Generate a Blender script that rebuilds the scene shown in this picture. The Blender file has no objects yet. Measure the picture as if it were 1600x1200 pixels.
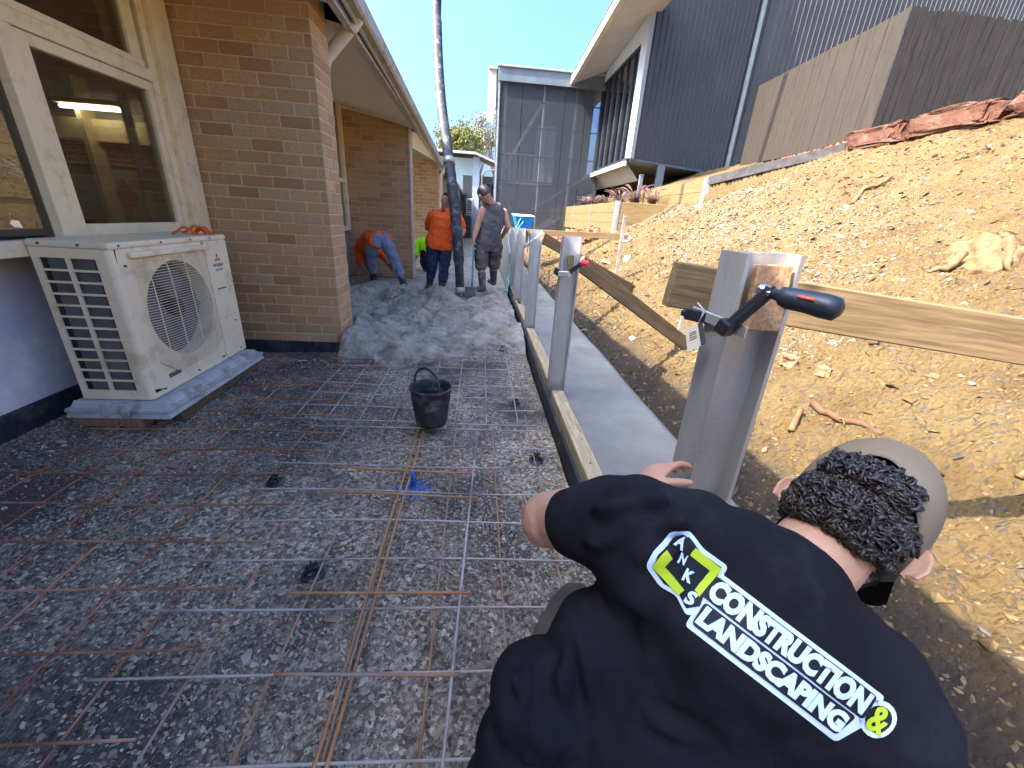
import bpy, bmesh, math, random
import numpy as np
from mathutils import Vector, Matrix, noise
from mathutils.bvhtree import BVHTree
random.seed(7); rng = np.random.default_rng(11)
S = bpy.context.scene; COL = S.collection
TS = bpy.data.scenes.new('scratch')
def evalmesh(o):
    TS.collection.objects.link(o); vl = TS.view_layers[0]; vl.update(); dg = vl.depsgraph; dg.update()
    me = bpy.data.meshes.new_from_object(o.evaluated_get(dg)); bpy.data.objects.remove(o); return me
PI = math.pi
V = Vector
# ---------------------------------------------------------------- helpers
def tag(o, label=None, cat=None, group=None, kind=None):
    if label: o['label'] = label
    if cat: o['category'] = cat
    if group: o['group'] = group
    if kind: o['kind'] = kind
    return o
def thing(name, loc, label, cat, group=None):
    o = bpy.data.objects.new(name, None); COL.objects.link(o); o.location = loc
    o.empty_display_size = .1
    return tag(o, label, cat, group)
def link(name, me, parent=None):
    o = bpy.data.objects.new(name, me); COL.objects.link(o)
    if parent: setpar(o, parent)
    return o
def root_matrix(p):
    m = Matrix.Translation(p.location)
    if p.parent: m = root_matrix(p.parent) @ m if p.matrix_parent_inverse == Matrix() else Matrix.Identity(4)
    return m
WM = {}
def wm(p):
    return WM.get(p.name, p.matrix_basis.copy())
def setpar(o, p):
    # child keeps its world placement
    w = o.matrix_basis.copy()
    o.parent = p; o.matrix_parent_inverse = wm(p).inverted()
    WM[o.name] = w
def obj(name, bm, m, parent=None, smooth=False, mats=None):
    bmesh.ops.recalc_face_normals(bm, faces=bm.faces[:])
    me = bpy.data.meshes.new(name); bm.to_mesh(me); bm.free()
    for k in (mats or [m]): me.materials.append(k)
    if smooth: me.polygons.foreach_set('use_smooth', [True]*len(me.polygons))
    return link(name, me, parent)
def struct(name, bm, m, smooth=False, kind='structure'):
    o = obj(name, bm, m, None, smooth); o['kind'] = kind; return o
def copy_tree(o, parent=None):
    c = o.copy(); COL.objects.link(c)
    if parent: c.parent = parent
    for ch in [x for x in o.children]: copy_tree(ch, c)
    return c
def B(): return bmesh.new()
def box(bm, x0, x1, y0, y1, z0, z1, bev=0, M=None, mi=0):
    r = bmesh.ops.create_cube(bm, size=1)
    vs = r['verts']
    T = Matrix.Translation(((x0+x1)/2, (y0+y1)/2, (z0+z1)/2)) @ Matrix.Diagonal((abs(x1-x0), abs(y1-y0), abs(z1-z0), 1))
    bmesh.ops.transform(bm, matrix=T, verts=vs)
    fs = {f for v in vs for f in v.link_faces}
    if bev > 0:
        es = list({e for v in vs for e in v.link_edges})
        r2 = bmesh.ops.bevel(bm, geom=es, offset=bev, segments=1 if bev < .004 else 2, affect='EDGES', profile=.5)
        fs = set(r2['faces']) | {f for f in fs if f.is_valid}
        vs = list({v for f in fs for v in f.verts})
    if M is not None: bmesh.ops.transform(bm, matrix=M, verts=vs)
    if mi:
        for f in fs: f.material_index = mi
    return vs
def frame_from(d, up=(0,0,1)):
    d = V(d).normalized(); up = V(up)
    if abs(d.dot(up)) > .98: up = V((0,1,0))
    s = d.cross(up).normalized(); u = s.cross(d)
    return d, s, u
def tube(bm, pts, r, n=10, cap=True, ell=None, side=None, mi=0):
    """pts list, r radius or list; ell: (a,b) multipliers or list; side: fixed side vector"""
    pts = [V(p) for p in pts]; N = len(pts)
    rr = r if isinstance(r, (list, tuple)) else [r]*N
    rings = []; ps = None
    for i, p in enumerate(pts):
        if i == 0: t = pts[1]-pts[0]
        elif i == N-1: t = pts[-1]-pts[-2]
        else: t = (pts[i+1]-pts[i]).normalized() + (pts[i]-pts[i-1]).normalized()
        t.normalize()
        if side is not None:
            sv = side[i] if isinstance(side, list) else side
            s = V(sv); s = (s - t*s.dot(t)).normalized()
        elif ps is None: _, s, _ = frame_from(t)
        else: s = (ps - t*ps.dot(t)).normalized()
        ps = s; u = t.cross(s)
        e = (1, 1) if ell is None else (ell[i] if isinstance(ell, list) else ell)
        rings.append([bm.verts.new(p + s*(rr[i]*e[0]*math.cos(2*PI*k/n)) + u*(rr[i]*e[1]*math.sin(2*PI*k/n))) for k in range(n)])
    for a, b in zip(rings, rings[1:]):
        for k in range(n):
            f = bm.faces.new((a[k], a[(k+1) % n], b[(k+1) % n], b[k])); f.material_index = mi
    if cap:
        for q in (rings[0][::-1], rings[-1]):
            f = bm.faces.new(q); f.material_index = mi
    return [v for q in rings for v in q]
def lathe(bm, prof, n=24, c=(0,0,0), cap=False):
    rings = [[bm.verts.new((c[0]+r*math.cos(2*PI*k/n), c[1]+r*math.sin(2*PI*k/n), c[2]+z)) for k in range(n)] for r, z in prof]
    for a, b in zip(rings, rings[1:]):
        for k in range(n): bm.faces.new((a[k], a[(k+1) % n], b[(k+1) % n], b[k]))
    if cap: bm.faces.new(rings[0][::-1]); bm.faces.new(rings[-1])
def prism(bm, poly, d, mi=0):
    """extrude polygon (3D points) along vector d"""
    a = [bm.verts.new(p) for p in poly]; b = [bm.verts.new(V(p)+V(d)) for p in poly]
    fs = [bm.faces.new(a[::-1]), bm.faces.new(b)]
    n = len(a)
    for k in range(n): fs.append(bm.faces.new((a[k], a[(k+1) % n], b[(k+1) % n], b[k])))
    for f in fs: f.material_index = mi
    return a+b
def beam(name, p0, p1, w, h, m, parent=None, up=(0,0,1), bev=.002, twist=0):
    """timber/steel beam, local X along its length (grain)"""
    p0 = V(p0); p1 = V(p1); d, s, u = frame_from(p1-p0, up)
    bm = B(); L = (p1-p0).length
    box(bm, 0, L, -w/2, w/2, -h/2, h/2, bev)
    o = obj(name, bm, m)
    M = Matrix((d, s*-1, u)).transposed().to_4x4(); M.translation = p0
    o.matrix_basis = M
    if parent: setpar(o, parent)
    return o
def from_np(name, verts, faces, m, parent=None, smooth=False, kind=None, cols=None):
    """verts (n,3), faces (k,3|4)"""
    me = bpy.data.meshes.new(name)
    nv, nf, k = len(verts), len(faces), faces.shape[1]
    me.vertices.add(nv); me.vertices.foreach_set('co', verts.astype(np.float32).ravel())
    me.loops.add(nf*k); me.loops.foreach_set('vertex_index', faces.astype(np.int32).ravel())
    me.polygons.add(nf); me.polygons.foreach_set('loop_start', np.arange(0, nf*k, k, dtype=np.int32))
    me.polygons.foreach_set('use_smooth', np.full(nf, smooth))
    if cols is not None:
        a = me.attributes.new('rnd', 'FLOAT', 'POINT'); a.data.foreach_set('value', cols.astype(np.float32))
    me.update(calc_edges=True); me.materials.append(m)
    o = link(name, me, parent)
    if kind: o['kind'] = kind
    return o
# numpy value noise (2D)
_P = rng.random((256, 256))
def vn(x, y):
    xi = np.floor(x).astype(int); yi = np.floor(y).astype(int); fx = x-xi; fy = y-yi
    fx = fx*fx*(3-2*fx); fy = fy*fy*(3-2*fy)
    a = _P[xi & 255, yi & 255]; b = _P[(xi+1) & 255, yi & 255]; c = _P[xi & 255, (yi+1) & 255]; d = _P[(xi+1) & 255, (yi+1) & 255]
    return (a*(1-fx)+b*fx)*(1-fy)+(c*(1-fx)+d*fx)*fy - .5
def fbm(x, y, o=4, g=.5):
    r = 0; a = 1
    for i in range(o):
        r = r + a*vn(x*2**i+17.3*i, y*2**i+5.1*i); a *= g
    return r
# ---------------------------------------------------------------- materials
class MT:
    def __init__(s, name):
        s.m = bpy.data.materials.new(name); s.m.use_nodes = True; s.t = s.m.node_tree; s.t.nodes.clear()
        s.out = s.n('ShaderNodeOutputMaterial'); s.p = s.n('ShaderNodeBsdfPrincipled'); s.l(s.p.outputs[0], s.out.inputs[0])
        s.tc = None
    def n(s, ty, **k):
        q = s.t.nodes.new(ty)
        for a, b in k.items(): setattr(q, a, b)
        return q
    def l(s, a, b): s.t.links.new(a, b)
    def co(s, scale=(1,1,1), rot=(0,0,0)):
        if not s.tc: s.tc = s.n('ShaderNodeTexCoord')
        mp = s.n('ShaderNodeMapping'); mp.inputs['Scale'].default_value = scale; mp.inputs['Rotation'].default_value = rot
        s.l(s.tc.outputs['Object'], mp.inputs[0]); return mp.outputs[0]
    def noise(s, scale, detail=4, vec=None, rough=.6, dist=0):
        q = s.n('ShaderNodeTexNoise'); q.inputs['Scale'].default_value = scale; q.inputs['Detail'].default_value = detail
        q.inputs['Roughness'].default_value = rough; q.inputs['Distortion'].default_value = dist
        s.l(vec if vec else s.co(), q.inputs['Vector']); return q.outputs['Fac']
    def vor(s, scale, vec=None, feat='F1', rnd=1):
        q = s.n('ShaderNodeTexVoronoi', feature=feat); q.inputs['Scale'].default_value = scale; q.inputs['Randomness'].default_value = rnd
        s.l(vec if vec else s.co(), q.inputs['Vector']); return q
    def ramp(s, fac, stops, interp='LINEAR'):
        q = s.n('ShaderNodeValToRGB'); q.color_ramp.interpolation = interp; e = q.color_ramp.elements
        while len(e) < len(stops): e.new(.5)
        for x, (p, c) in zip(e, stops):
            x.position = p; x.color = (*c, 1) if len(c) == 3 else c
        s.l(fac, q.inputs[0]); return q.outputs[0]
    def mix(s, fac, a, b, mode='MIX'):
        q = s.n('ShaderNodeMix', data_type='RGBA', blend_type=mode)
        for i, v in ((0, fac), (6, a), (7, b)):
            if isinstance(v, (int, float)): q.inputs[i].default_value = v
            elif isinstance(v, tuple): q.inputs[i].default_value = (*v, 1)
            else: s.l(v, q.inputs[i])
        return q.outputs[2]
    def math(s, op, a, b=0):
        q = s.n('ShaderNodeMath', operation=op)
        for i, v in ((0, a), (1, b)):
            if isinstance(v, (int, float)): q.inputs[i].default_value = v
            else: s.l(v, q.inputs[i])
        return q.outputs[0]
    def bump(s, h, dist, strength=1, nrm=None):
        q = s.n('ShaderNodeBump'); q.inputs['Strength'].default_value = strength; q.inputs['Distance'].default_value = dist
        s.l(h, q.inputs['Height'])
        if nrm: s.l(nrm, q.inputs['Normal'])
        s.l(q.outputs[0], s.p.inputs['Normal']); return q.outputs[0]
    def set(s, col=None, rough=None, metal=None, spec=None):
        for k, v in (('Base Color', col), ('Roughness', rough), ('Metallic', metal), ('Specular IOR Level', spec)):
            if v is None: continue
            if isinstance(v, (int, float)): s.p.inputs[k].default_value = v
            elif isinstance(v, tuple): s.p.inputs[k].default_value = (*v, 1)
            else: s.l(v, s.p.inputs[k])
        return s.m
def pm(name, c1, c2, sc=8, rough=.7, bump=.001, bsc=60, metal=0, spec=.3, lo=.35, hi=.65, c3=None, sc3=2.0):
    t = MT(name); f = t.noise(sc, 5); c = t.ramp(f, [(lo, c1), (hi, c2)])
    if c3: c = t.mix(t.ramp(t.noise(sc3, 6, rough=.7), [(.52, (0,0,0)), (.66, (1,1,1))]), c, c3)
    if bump: t.bump(t.noise(bsc, 3), bump)
    return t.set(c, rough, metal, spec)
def wood(name, c1, c2, ax=0, sc=1., dark=(.05,.03,.015), rough=.75, knots=True):
    t = MT(name); s = [26*sc]*3; s[ax] = 1.6*sc
    v = t.co(tuple(s)); n1 = t.noise(1.0, 6, v, .65, .6)
    s2 = [110*sc]*3; s2[ax] = 5*sc; n2 = t.noise(1, 3, t.co(tuple(s2)), .6)
    c = t.ramp(n1, [(.3, c1), (.5, c2), (.56, c1), (.72, c2)])
    c = t.mix(t.ramp(n2, [(.35, (.55,.55,.55)), (.6, (0,0,0))]), c, dark)
    big = t.noise(3, 3); c = t.mix(t.math('MULTIPLY', big, .5), c, c1)
    if knots:
        s3 = [9*sc]*3; s3[ax] = 3*sc; k = t.vor(1, t.co(tuple(s3)))
        c = t.mix(t.ramp(k.outputs['Distance'], [(.05, (.8,.8,.8)), (.13, (0,0,0))]), c, dark)
    t.bump(n2, .0012, .8)
    return t.set(c, rough, 0, .25)
M = {}
M['sleeper'] = wood('treated_pine_sleeper', (0.132,0.084,0.029), (0.187,0.129,0.053), 1)
M['sleeper_x'] = wood('treated_pine_sleeper_across', (0.211,0.134,0.048), (0.294,0.198,0.083), 0)
M['pine'] = wood('raw_pine', (.42,.30,.14), (.60,.46,.26), 0)
M['pine_old'] = wood('weathered_pine', (0.163,0.102,0.043), (0.264,0.175,0.083), 0)
M['pine_dark'] = wood('dark_hardwood', (.075,.055,.04), (.15,.11,.075), 0)
M['fence_a'] = wood('fence_weathered', (0.021,0.016,0.012), (0.042,0.034,0.025), 2, .8)
M['fence_b'] = wood('fence_black', (0.011,0.010,0.010), (0.040,0.034,0.028), 2, .8)  # near-black tone for the fence side facing the camera
M['hardwood'] = wood('red_hardwood', (.32,.13,.06), (.50,.24,.12), 1)
M['block'] = wood('packer_wood', (.34,.18,.08), (.5,.3,.15), 2)
def steel(name, a, b, rough=.42, metal=.85):
    t = MT(name); n = t.noise(9, 6, t.co((1,1,.25)), .7, .5)
    c = t.ramp(n, [(.3, a), (.7, b)])
    sp = t.noise(160, 2); c = t.mix(t.ramp(sp, [(.66, (0,0,0)), (.72, (.7,.7,.7))]), c, (.22,.21,.19))
    dr = t.noise(4, 5, t.co((6,6,.6)), .7); c = t.mix(t.ramp(dr, [(.55, (0,0,0)), (.75, (.45,.45,.45))]), c, (.30,.27,.20))
    t.bump(t.noise(40, 3), .0006, .5)
    t.l(t.ramp(n, [(.3, (rough-.1,)*3), (.7, (rough+.15,)*3)]), t.p.inputs['Roughness'])
    return t.set(c, None, metal, .5)
M['galv'] = steel('galvanised_steel', (0.425,0.416,0.383), (0.612,0.595,0.544), .42, .8)
M['steel'] = steel('dark_post_steel', (.34,.325,.29), (.50,.475,.42), .45, .6)
M['brown_steel'] = steel('stake_steel', (.30,.26,.2), (.45,.41,.34), .55, .6)
M['black_plastic'] = pm('black_plastic', (.012,.012,.014), (.03,.03,.033), 20, .38, .0004, 90, spec=.5, c3=(.10,.10,.10), sc3=14)
M['black_rubber'] = pm('black_rubber', (.02,.02,.02), (.05,.048,.045), 12, .6, .0008, 60, c3=(.16,.155,.145), sc3=9)
M['mortar'] = pm('mortar', (0.546,0.400,0.221), (0.651,0.500,0.297), 30, .95, .002, 200)
t = MT('brick'); a = t.n('ShaderNodeAttribute', attribute_name='rnd')
c = t.ramp(a.outputs['Fac'], [(0, (0.388,0.217,0.090)), (.3, (0.479,0.277,0.113)), (.6, (0.536,0.321,0.135)), (.85, (0.593,0.364,0.158)), (1, (0.479,0.348,0.189))])
c = t.mix(t.ramp(t.noise(60, 4), [(.4, (0,0,0)), (.75, (.6,.6,.6))]), c, (.24,.14,.075))
c = t.mix(t.ramp(t.noise(5, 6, rough=.75), [(.6, (0,0,0)), (.72, (.55,.55,.55))]), c, (.58,.50,.38))
c = t.mix(t.ramp(t.noise(1.3, 2), [(.4, (0,0,0)), (.7, (.35,.35,.35))]), c, (.52,.36,.20))
t.bump(t.noise(120, 5, rough=.7), .003, .9); M['brick'] = t.set(c, .9, 0, .2)
M['cream'] = pm('cream_paint', (0.769,0.637,0.353), (0.838,0.702,0.403), 3, .55, .0006, 80, c3=(0.652,0.529,0.277), sc3=11)
M['soffit'] = pm('eave_lining', (0.739,0.622,0.456), (0.806,0.684,0.509), 2, .8, .0004, 30)
M['blue'] = pm('blue_grey_panel', (0.546,0.510,0.530), (0.675,0.626,0.602), 1.1, .55, .0004, 60, c3=(0.850,0.788,0.674), sc3=1.5)
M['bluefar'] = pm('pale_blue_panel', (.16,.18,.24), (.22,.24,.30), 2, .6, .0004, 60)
M['skirt'] = pm('dark_skirting', (0.018,0.018,0.019), (0.032,0.032,0.034), 4, .7, .001, 60, c3=(0.072,0.068,0.064), sc3=6)
M['gutter'] = pm('gutter_paint', (.38,.35,.26), (.48,.44,.33), 6, .45, .0004, 60, c3=(.22,.20,.13), sc3=9)
M['gutter_blue'] = pm('fascia_metal', (.20,.23,.26), (.36,.39,.40), 12, .4, .0004, 60, .4)
M['roofm'] = pm('roof_metal', (.20,.22,.19), (.27,.29,.25), 3, .5, .0004, 60)
M['pvc'] = pm('cream_pvc', (.60,.50,.40), (.66,.56,.45), 5, .4, .0002, 60)
M['clad'] = pm('grey_cladding', (0.066,0.062,0.055), (0.085,0.081,0.071), .7, .55, .0003, 40, 0, .25)
M['clad_trim'] = pm('grey_trim', (.10,.12,.13), (.14,.16,.17), 2, .45, .0003, 40, .3)
M['white_trim'] = pm('white_trim', (0.327,0.321,0.295), (0.369,0.363,0.337), 3, .6, .0003, 40)
M['belly'] = pm('pale_render', (0.422,0.420,0.397), (0.493,0.495,0.479), 1.2, .8, .0006, 50)
M['frame_dark'] = pm('dark_frame', (.02,.022,.025), (.035,.037,.04), 4, .4, .0002, 60)
M['ac'] = pm('cream_metal', (0.832,0.672,0.404), (0.850,0.735,0.455), 3, .42, .0002, 60, c3=(0.670,0.504,0.278), sc3=6)
M['ac_dark'] = pm('fan_dark', (.015,.013,.018), (.03,.028,.03), 6, .5, .0002, 60)
M['fin'] = pm('coil_fins', (.10,.10,.085), (.16,.155,.13), 6, .6, .002, 300)
M['pad'] = pm('pad_plastic', (.40,.39,.34), (.50,.48,.42), 8, .7, .001, 60, c3=(.24,.22,.18), sc3=6)
M['orange'] = pm('orange_plastic', (.75,.12,.02), (.85,.16,.03), 8, .4, 0)
M['white'] = pm('off_white', (.7,.68,.63), (.78,.76,.7), 8, .6, 0)
M['red'] = pm('red_print', (.62,.04,.06), (.66,.05,.07), 8, .5, 0)
M['bluep'] = pm('blue_print', (.03,.18,.42), (.04,.2,.45), 8, .5, 0)
M['blackp'] = pm('black_print', (.012,.012,.014), (.016,.016,.018), 8, .6, 0)
M['redrock'] = pm('red_rock', (0.064,0.023,0.010), (0.092,0.038,0.020), 3, .9, .03, 14, c3=(0.104,0.066,0.041), sc3=4)
def rust(name, a, b, c3):
    t = MT(name); c = t.ramp(t.noise(9, 4), [(.35, a), (.65, b)])
    c = t.mix(t.ramp(t.noise(3.1, 4), [(.5, (0,0,0)), (.62, (1,1,1))]), c, c3)
    t.bump(t.noise(300, 2), .001, .6); return t.set(c, .75, .25, .3)
M['rust_dark'] = rust('rusty_wire_dark', (0.203,0.088,0.045), (0.351,0.162,0.078), (0.486,0.257,0.135))
M['rust'] = rust('rusty_wire', (.34,.17,.075), (.45,.26,.13), (.34,.27,.20))
M['rust_orange'] = rust('orange_rust_bar', (.46,.20,.07), (.54,.28,.11), (.34,.18,.09))
M['wire'] = rust('dull_wire', (0.374,0.319,0.253), (0.506,0.451,0.374), (0.242,0.198,0.165))
def glass(name, tint, refl=.75):
    t = MT(name); t.t.nodes.remove(t.p)
    g = t.n('ShaderNodeBsdfGlossy'); g.inputs['Roughness'].default_value = .0; g.inputs[0].default_value = (1,1,1,1)
    tr = t.n('ShaderNodeBsdfTransparent'); tr.inputs[0].default_value = (*tint, 1)
    fr = t.n('ShaderNodeFresnel'); fr.inputs[0].default_value = 1.5
    nb = t.n('ShaderNodeBump'); nb.inputs['Distance'].default_value = .002; t.l(t.noise(1.2, 1), nb.inputs['Height']); t.l(nb.outputs[0], g.inputs['Normal'])
    mx = t.n('ShaderNodeMixShader'); t.l(t.math('MULTIPLY', fr.outputs[0], refl), mx.inputs[0]); t.l(tr.outputs[0], mx.inputs[1]); t.l(g.outputs[0], mx.inputs[2]); t.l(mx.outputs[0], t.out.inputs[0])
    return t.m
M['glass'] = glass('window_glass', (.74,.74,.68), .7)
M['glass_l'] = glass('reflecting_glass', (.5,.47,.38), 2.6)
M['glass2'] = glass('green_glass', (.22,.30,.27), 1.6)
def flat(name, c, rough=.6, spec=.3, metal=0):
    t = MT(name); return t.set(c, rough, metal, spec)
# gravel base
t = MT('gravel_bed'); v1 = t.vor(75); v2 = t.vor(32)
cell = t.n('ShaderNodeSeparateColor'); t.l(v1.outputs['Color'], cell.inputs[0])
c = t.ramp(cell.outputs[0], [(0, (0.127,0.095,0.057)), (.5, (0.343,0.261,0.163)), (.85, (0.560,0.437,0.286)), (1, (0.738,0.597,0.414))])
big = t.noise(1.1, 5, rough=.65); c = t.mix(t.ramp(big, [(.44, (0,0,0)), (.58, (.9,.9,.9))]), c, (.075,.062,.05))
h = t.math('SUBTRACT', 1, v1.outputs['Distance']); t.bump(h, .012, 1)
M['gravel'] = t.set(c, .9, 0, .25)
# loose stone (per-stone random colour)
def stone(name, stops, spec=.25):
    t = MT(name); a = t.n('ShaderNodeAttribute', attribute_name='rnd'); c = t.ramp(a.outputs['Fac'], stops)
    c = t.mix(t.ramp(t.noise(90, 3), [(.4, (0,0,0)), (.7, (.4,.4,.4))]), c, tuple(x*.55 for x in stops[1][1]))
    t.bump(t.noise(150, 3), .0015, .7); return t.set(c, .9, 0, spec)
M['stones'] = stone('crushed_rock', [(0, (0.109,0.083,0.055)), (.3, (0.230,0.174,0.111)), (.65, (0.378,0.306,0.203)), (.9, (0.506,0.406,0.287)), (.97, (0.625,0.512,0.369)), (1, (0.442,0.293,0.180))])
M['clods'] = stone('clay_clods', [(0, (0.063,0.038,0.013)), (.35, (0.112,0.070,0.028)), (.7, (0.142,0.095,0.038)), (.86, (0.156,0.115,0.060)), (.92, (0.055,0.052,0.050)), (1, (0.080,0.079,0.072))])
# clay bank
t = MT('clay_bank'); n1 = t.noise(2.2, 7, rough=.7); c = t.ramp(n1, [(.3, (0.097,0.056,0.019)), (.48, (0.137,0.087,0.034)), (.62, (0.157,0.107,0.043)), (.8, (0.140,0.106,0.062))])
v = t.vor(34, t.co((1,1.6,1))); sc = t.n('ShaderNodeSeparateColor'); t.l(v.outputs['Color'], sc.inputs[0])
c = t.mix(t.ramp(sc.outputs[1], [(0, (0,0,0)), (.86, (0,0,0)), (.9, (.5,.5,.5))]), c, (0.081,0.073,0.062))
c = t.mix(t.ramp(t.noise(14, 6, rough=.75), [(.55, (0,0,0)), (.75, (.6,.6,.6))]), c, (0.044,0.024,0.008))
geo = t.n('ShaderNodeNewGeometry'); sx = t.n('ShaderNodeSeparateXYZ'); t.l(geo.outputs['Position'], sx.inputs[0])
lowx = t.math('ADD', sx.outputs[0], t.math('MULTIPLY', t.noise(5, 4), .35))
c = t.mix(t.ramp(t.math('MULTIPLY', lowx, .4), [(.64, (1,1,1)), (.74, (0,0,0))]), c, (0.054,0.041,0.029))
hh = t.math('ADD', t.math('MULTIPLY', t.noise(22, 8, rough=.72), 1.0), t.math('MULTIPLY', v.outputs['Distance'], -.5))
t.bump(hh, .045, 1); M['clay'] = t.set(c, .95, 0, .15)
# concrete
t = MT('smooth_wet_concrete'); c = t.ramp(t.noise(3, 6, rough=.6), [(.3, (0.196,0.178,0.139)), (.7, (0.289,0.268,0.218))])
c = t.mix(t.ramp(t.noise(50, 3), [(.68, (0,0,0)), (.74, (.7,.7,.7))]), c, (.12,.11,.10))
c = t.mix(t.ramp(t.noise(1.7, 6, rough=.75), [(.5, (0,0,0)), (.7, (.6,.6,.6))]), c, (.22,.19,.145)); t.bump(t.noise(16, 8, t.co((1,3.5,1)), .78), .014, 1); M['footing'] = t.set(c, .7, 0, .3)
t = MT('fresh_concrete'); c = t.ramp(t.noise(5, 8, rough=.75), [(.36, (0.166,0.138,0.091)), (.5, (0.366,0.298,0.205)), (.66, (0.553,0.460,0.324))]); c = t.mix(t.ramp(t.vor(60).outputs['Distance'], [(.15, (0.775,0.694,0.571)), (.4, (0,0,0))]), c, (0.465,0.390,0.274))  # dark-to-light mottling widened in the colour, standing in for crevice shade
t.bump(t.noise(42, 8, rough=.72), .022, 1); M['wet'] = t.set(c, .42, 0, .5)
M['mulch'] = stone('red_mulch', [(0, (0.128,0.040,0.024)), (.5, (0.256,0.088,0.048)), (1, (0.368,0.152,0.080))])
def leafm(name, stops, tr=.3):
    t = MT(name); a = t.n('ShaderNodeAttribute', attribute_name='rnd'); c = t.ramp(a.outputs['Fac'], stops)
    m = t.set(c, .6, 0, .3); return m
# camera constants and a helper that turns (u, v) of the 1600x1200 view and a distance into a point
F, H = 630., 1.28
RC = [[0.995499, 0.027792, 0.09061], [-0.073044, -0.38421, 0.920352], [0.060391, -0.922827, -0.380451]]
def C(u, v, d):
    c = ((u-800)/F*d, (v-600)/F*d, d)
    return V([sum(RC[i][k]*c[k] for k in range(3)) for i in range(3)]) + V((0,0,H))
def Yp(u, v, y):
    p = C(u, v, 1.0)-V((0,0,H)); k = y/p.y; return V((p.x*k, y, p.z*k+H))
SKY, SUNE, EXPO = .15, 3.3, 2.7
# ================================================================ ground
def smooth01(a): a = np.clip(a, 0, 1); return a*a*(3-2*a)
def hill(x, y):
    """height of the cut bank, x>1.28"""
    x = np.asarray(x, float); y = np.asarray(y, float)
    x, y = np.broadcast_arrays(x, y)
    z = .53*(x-1.35)
    z = np.where(x < 1.75, np.maximum(z, z + .05*np.sin((x-1.33)/.42*PI)), z)
    cap = 3.0 + .02*(x-7)
    z = np.minimum(z, cap)
    # bench behind the upper edging board / rocks
    line = (y-9.3) + (x-4.8)*.85
    bench = (line > 0) & (x > 4.83) & (x < 7.4)
    z = np.where(bench, np.maximum(z, 2.22+(x-4.8)*.33), z)
    # garden bed behind the lower sleeper wall
    bed = (x > 3.38) & (y > 10.66) & (x <= 4.83)
    z = np.where(bed, 1.72, z)
    far = smooth01((y-11)/6)
    z = np.where(x <= 3.38, z*(1-.25*far)+.0*far, z)
    return z
def bank_noise(x, y):
    amp = smooth01((x-1.25)/.4)
    ng = fbm(x*.9, y*.9, 3)*.10 + fbm(x*3.1+9, y*3.1, 3)*.055 + fbm(x*8, y*10+3, 4)*.05
    rid = np.abs(fbm(x*5+3, y*5, 4))*-.05
    r2 = np.abs(fbm(x*16+3, y*16, 3))*-.034
    flat_ = np.where((x > 3.38) & (y > 10.66), .3, 1)
    return amp*(ng+rid+r2+.02)*flat_
def grid_mesh(name, xs, ys, zf, m, kind='structure', smooth=True):
    X, Y = np.meshgrid(xs, ys, indexing='ij'); Z = zf(X, Y)
    v = np.stack([X, Y, Z], -1).reshape(-1, 3); nx, ny = len(xs), len(ys)
    i = np.arange(nx-1)[:, None]*ny + np.arange(ny-1)[None]
    f = np.stack([i, i+ny, i+ny+1, i+1], -1).reshape(-1, 4)
    return from_np(name, v, f, m, None, smooth, kind)
# big base sheet
bm = B(); q = [bm.verts.new(p) for p in ((-80,-40,-.30),(90,-40,-.30),(90,160,-.30),(-80,160,-.30))]; bm.faces.new(q)
struct('ground', bm, pm('dry_ground', (.16,.13,.08), (.28,.22,.13), .6, .9, .01, 12))
# gravel bed
def gz(x, y):
    z = fbm(x*2.2, y*2.2, 4)*.018 + fbm(x*14, y*14, 3)*.007
    return z-.002 + .05*smooth01((-x-2.12)/.35)*(y < 3.2)
grid_mesh('gravel_path', np.linspace(-3.0, .50, 200), np.concatenate([np.linspace(-16, -1.5, 40), np.linspace(-1.4, 4.4, 330), np.linspace(4.5, 30, 60)]), gz, M['gravel'])
# steep earth bank
xs = np.concatenate([np.linspace(1.16, 2.6, 170), np.linspace(2.615, 5, 170), np.linspace(5.03, 9, 90), np.linspace(9.5, 40, 20)])
ys = np.concatenate([np.linspace(-16, -1.7, 60), np.linspace(-1.6, 0, 60), np.linspace(.012, 3.2, 260), np.linspace(3.22, 8, 220), np.linspace(8.04, 14, 140), np.linspace(14.3, 60, 60)])
def bankz(X, Y):
    z = hill(X, Y)+bank_noise(X, Y)
    lip = smooth01((X-1.16)/.14+fbm(Y*3, X*0+.3, 3)*.6)
    return z*lip + (1-lip)*-.10
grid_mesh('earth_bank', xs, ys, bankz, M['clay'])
BZ = lambda x, y: float(bankz(np.array([[x]]), np.array([[y]]))[0, 0])
HZ = lambda x, y: float(hill(x, y))
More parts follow.
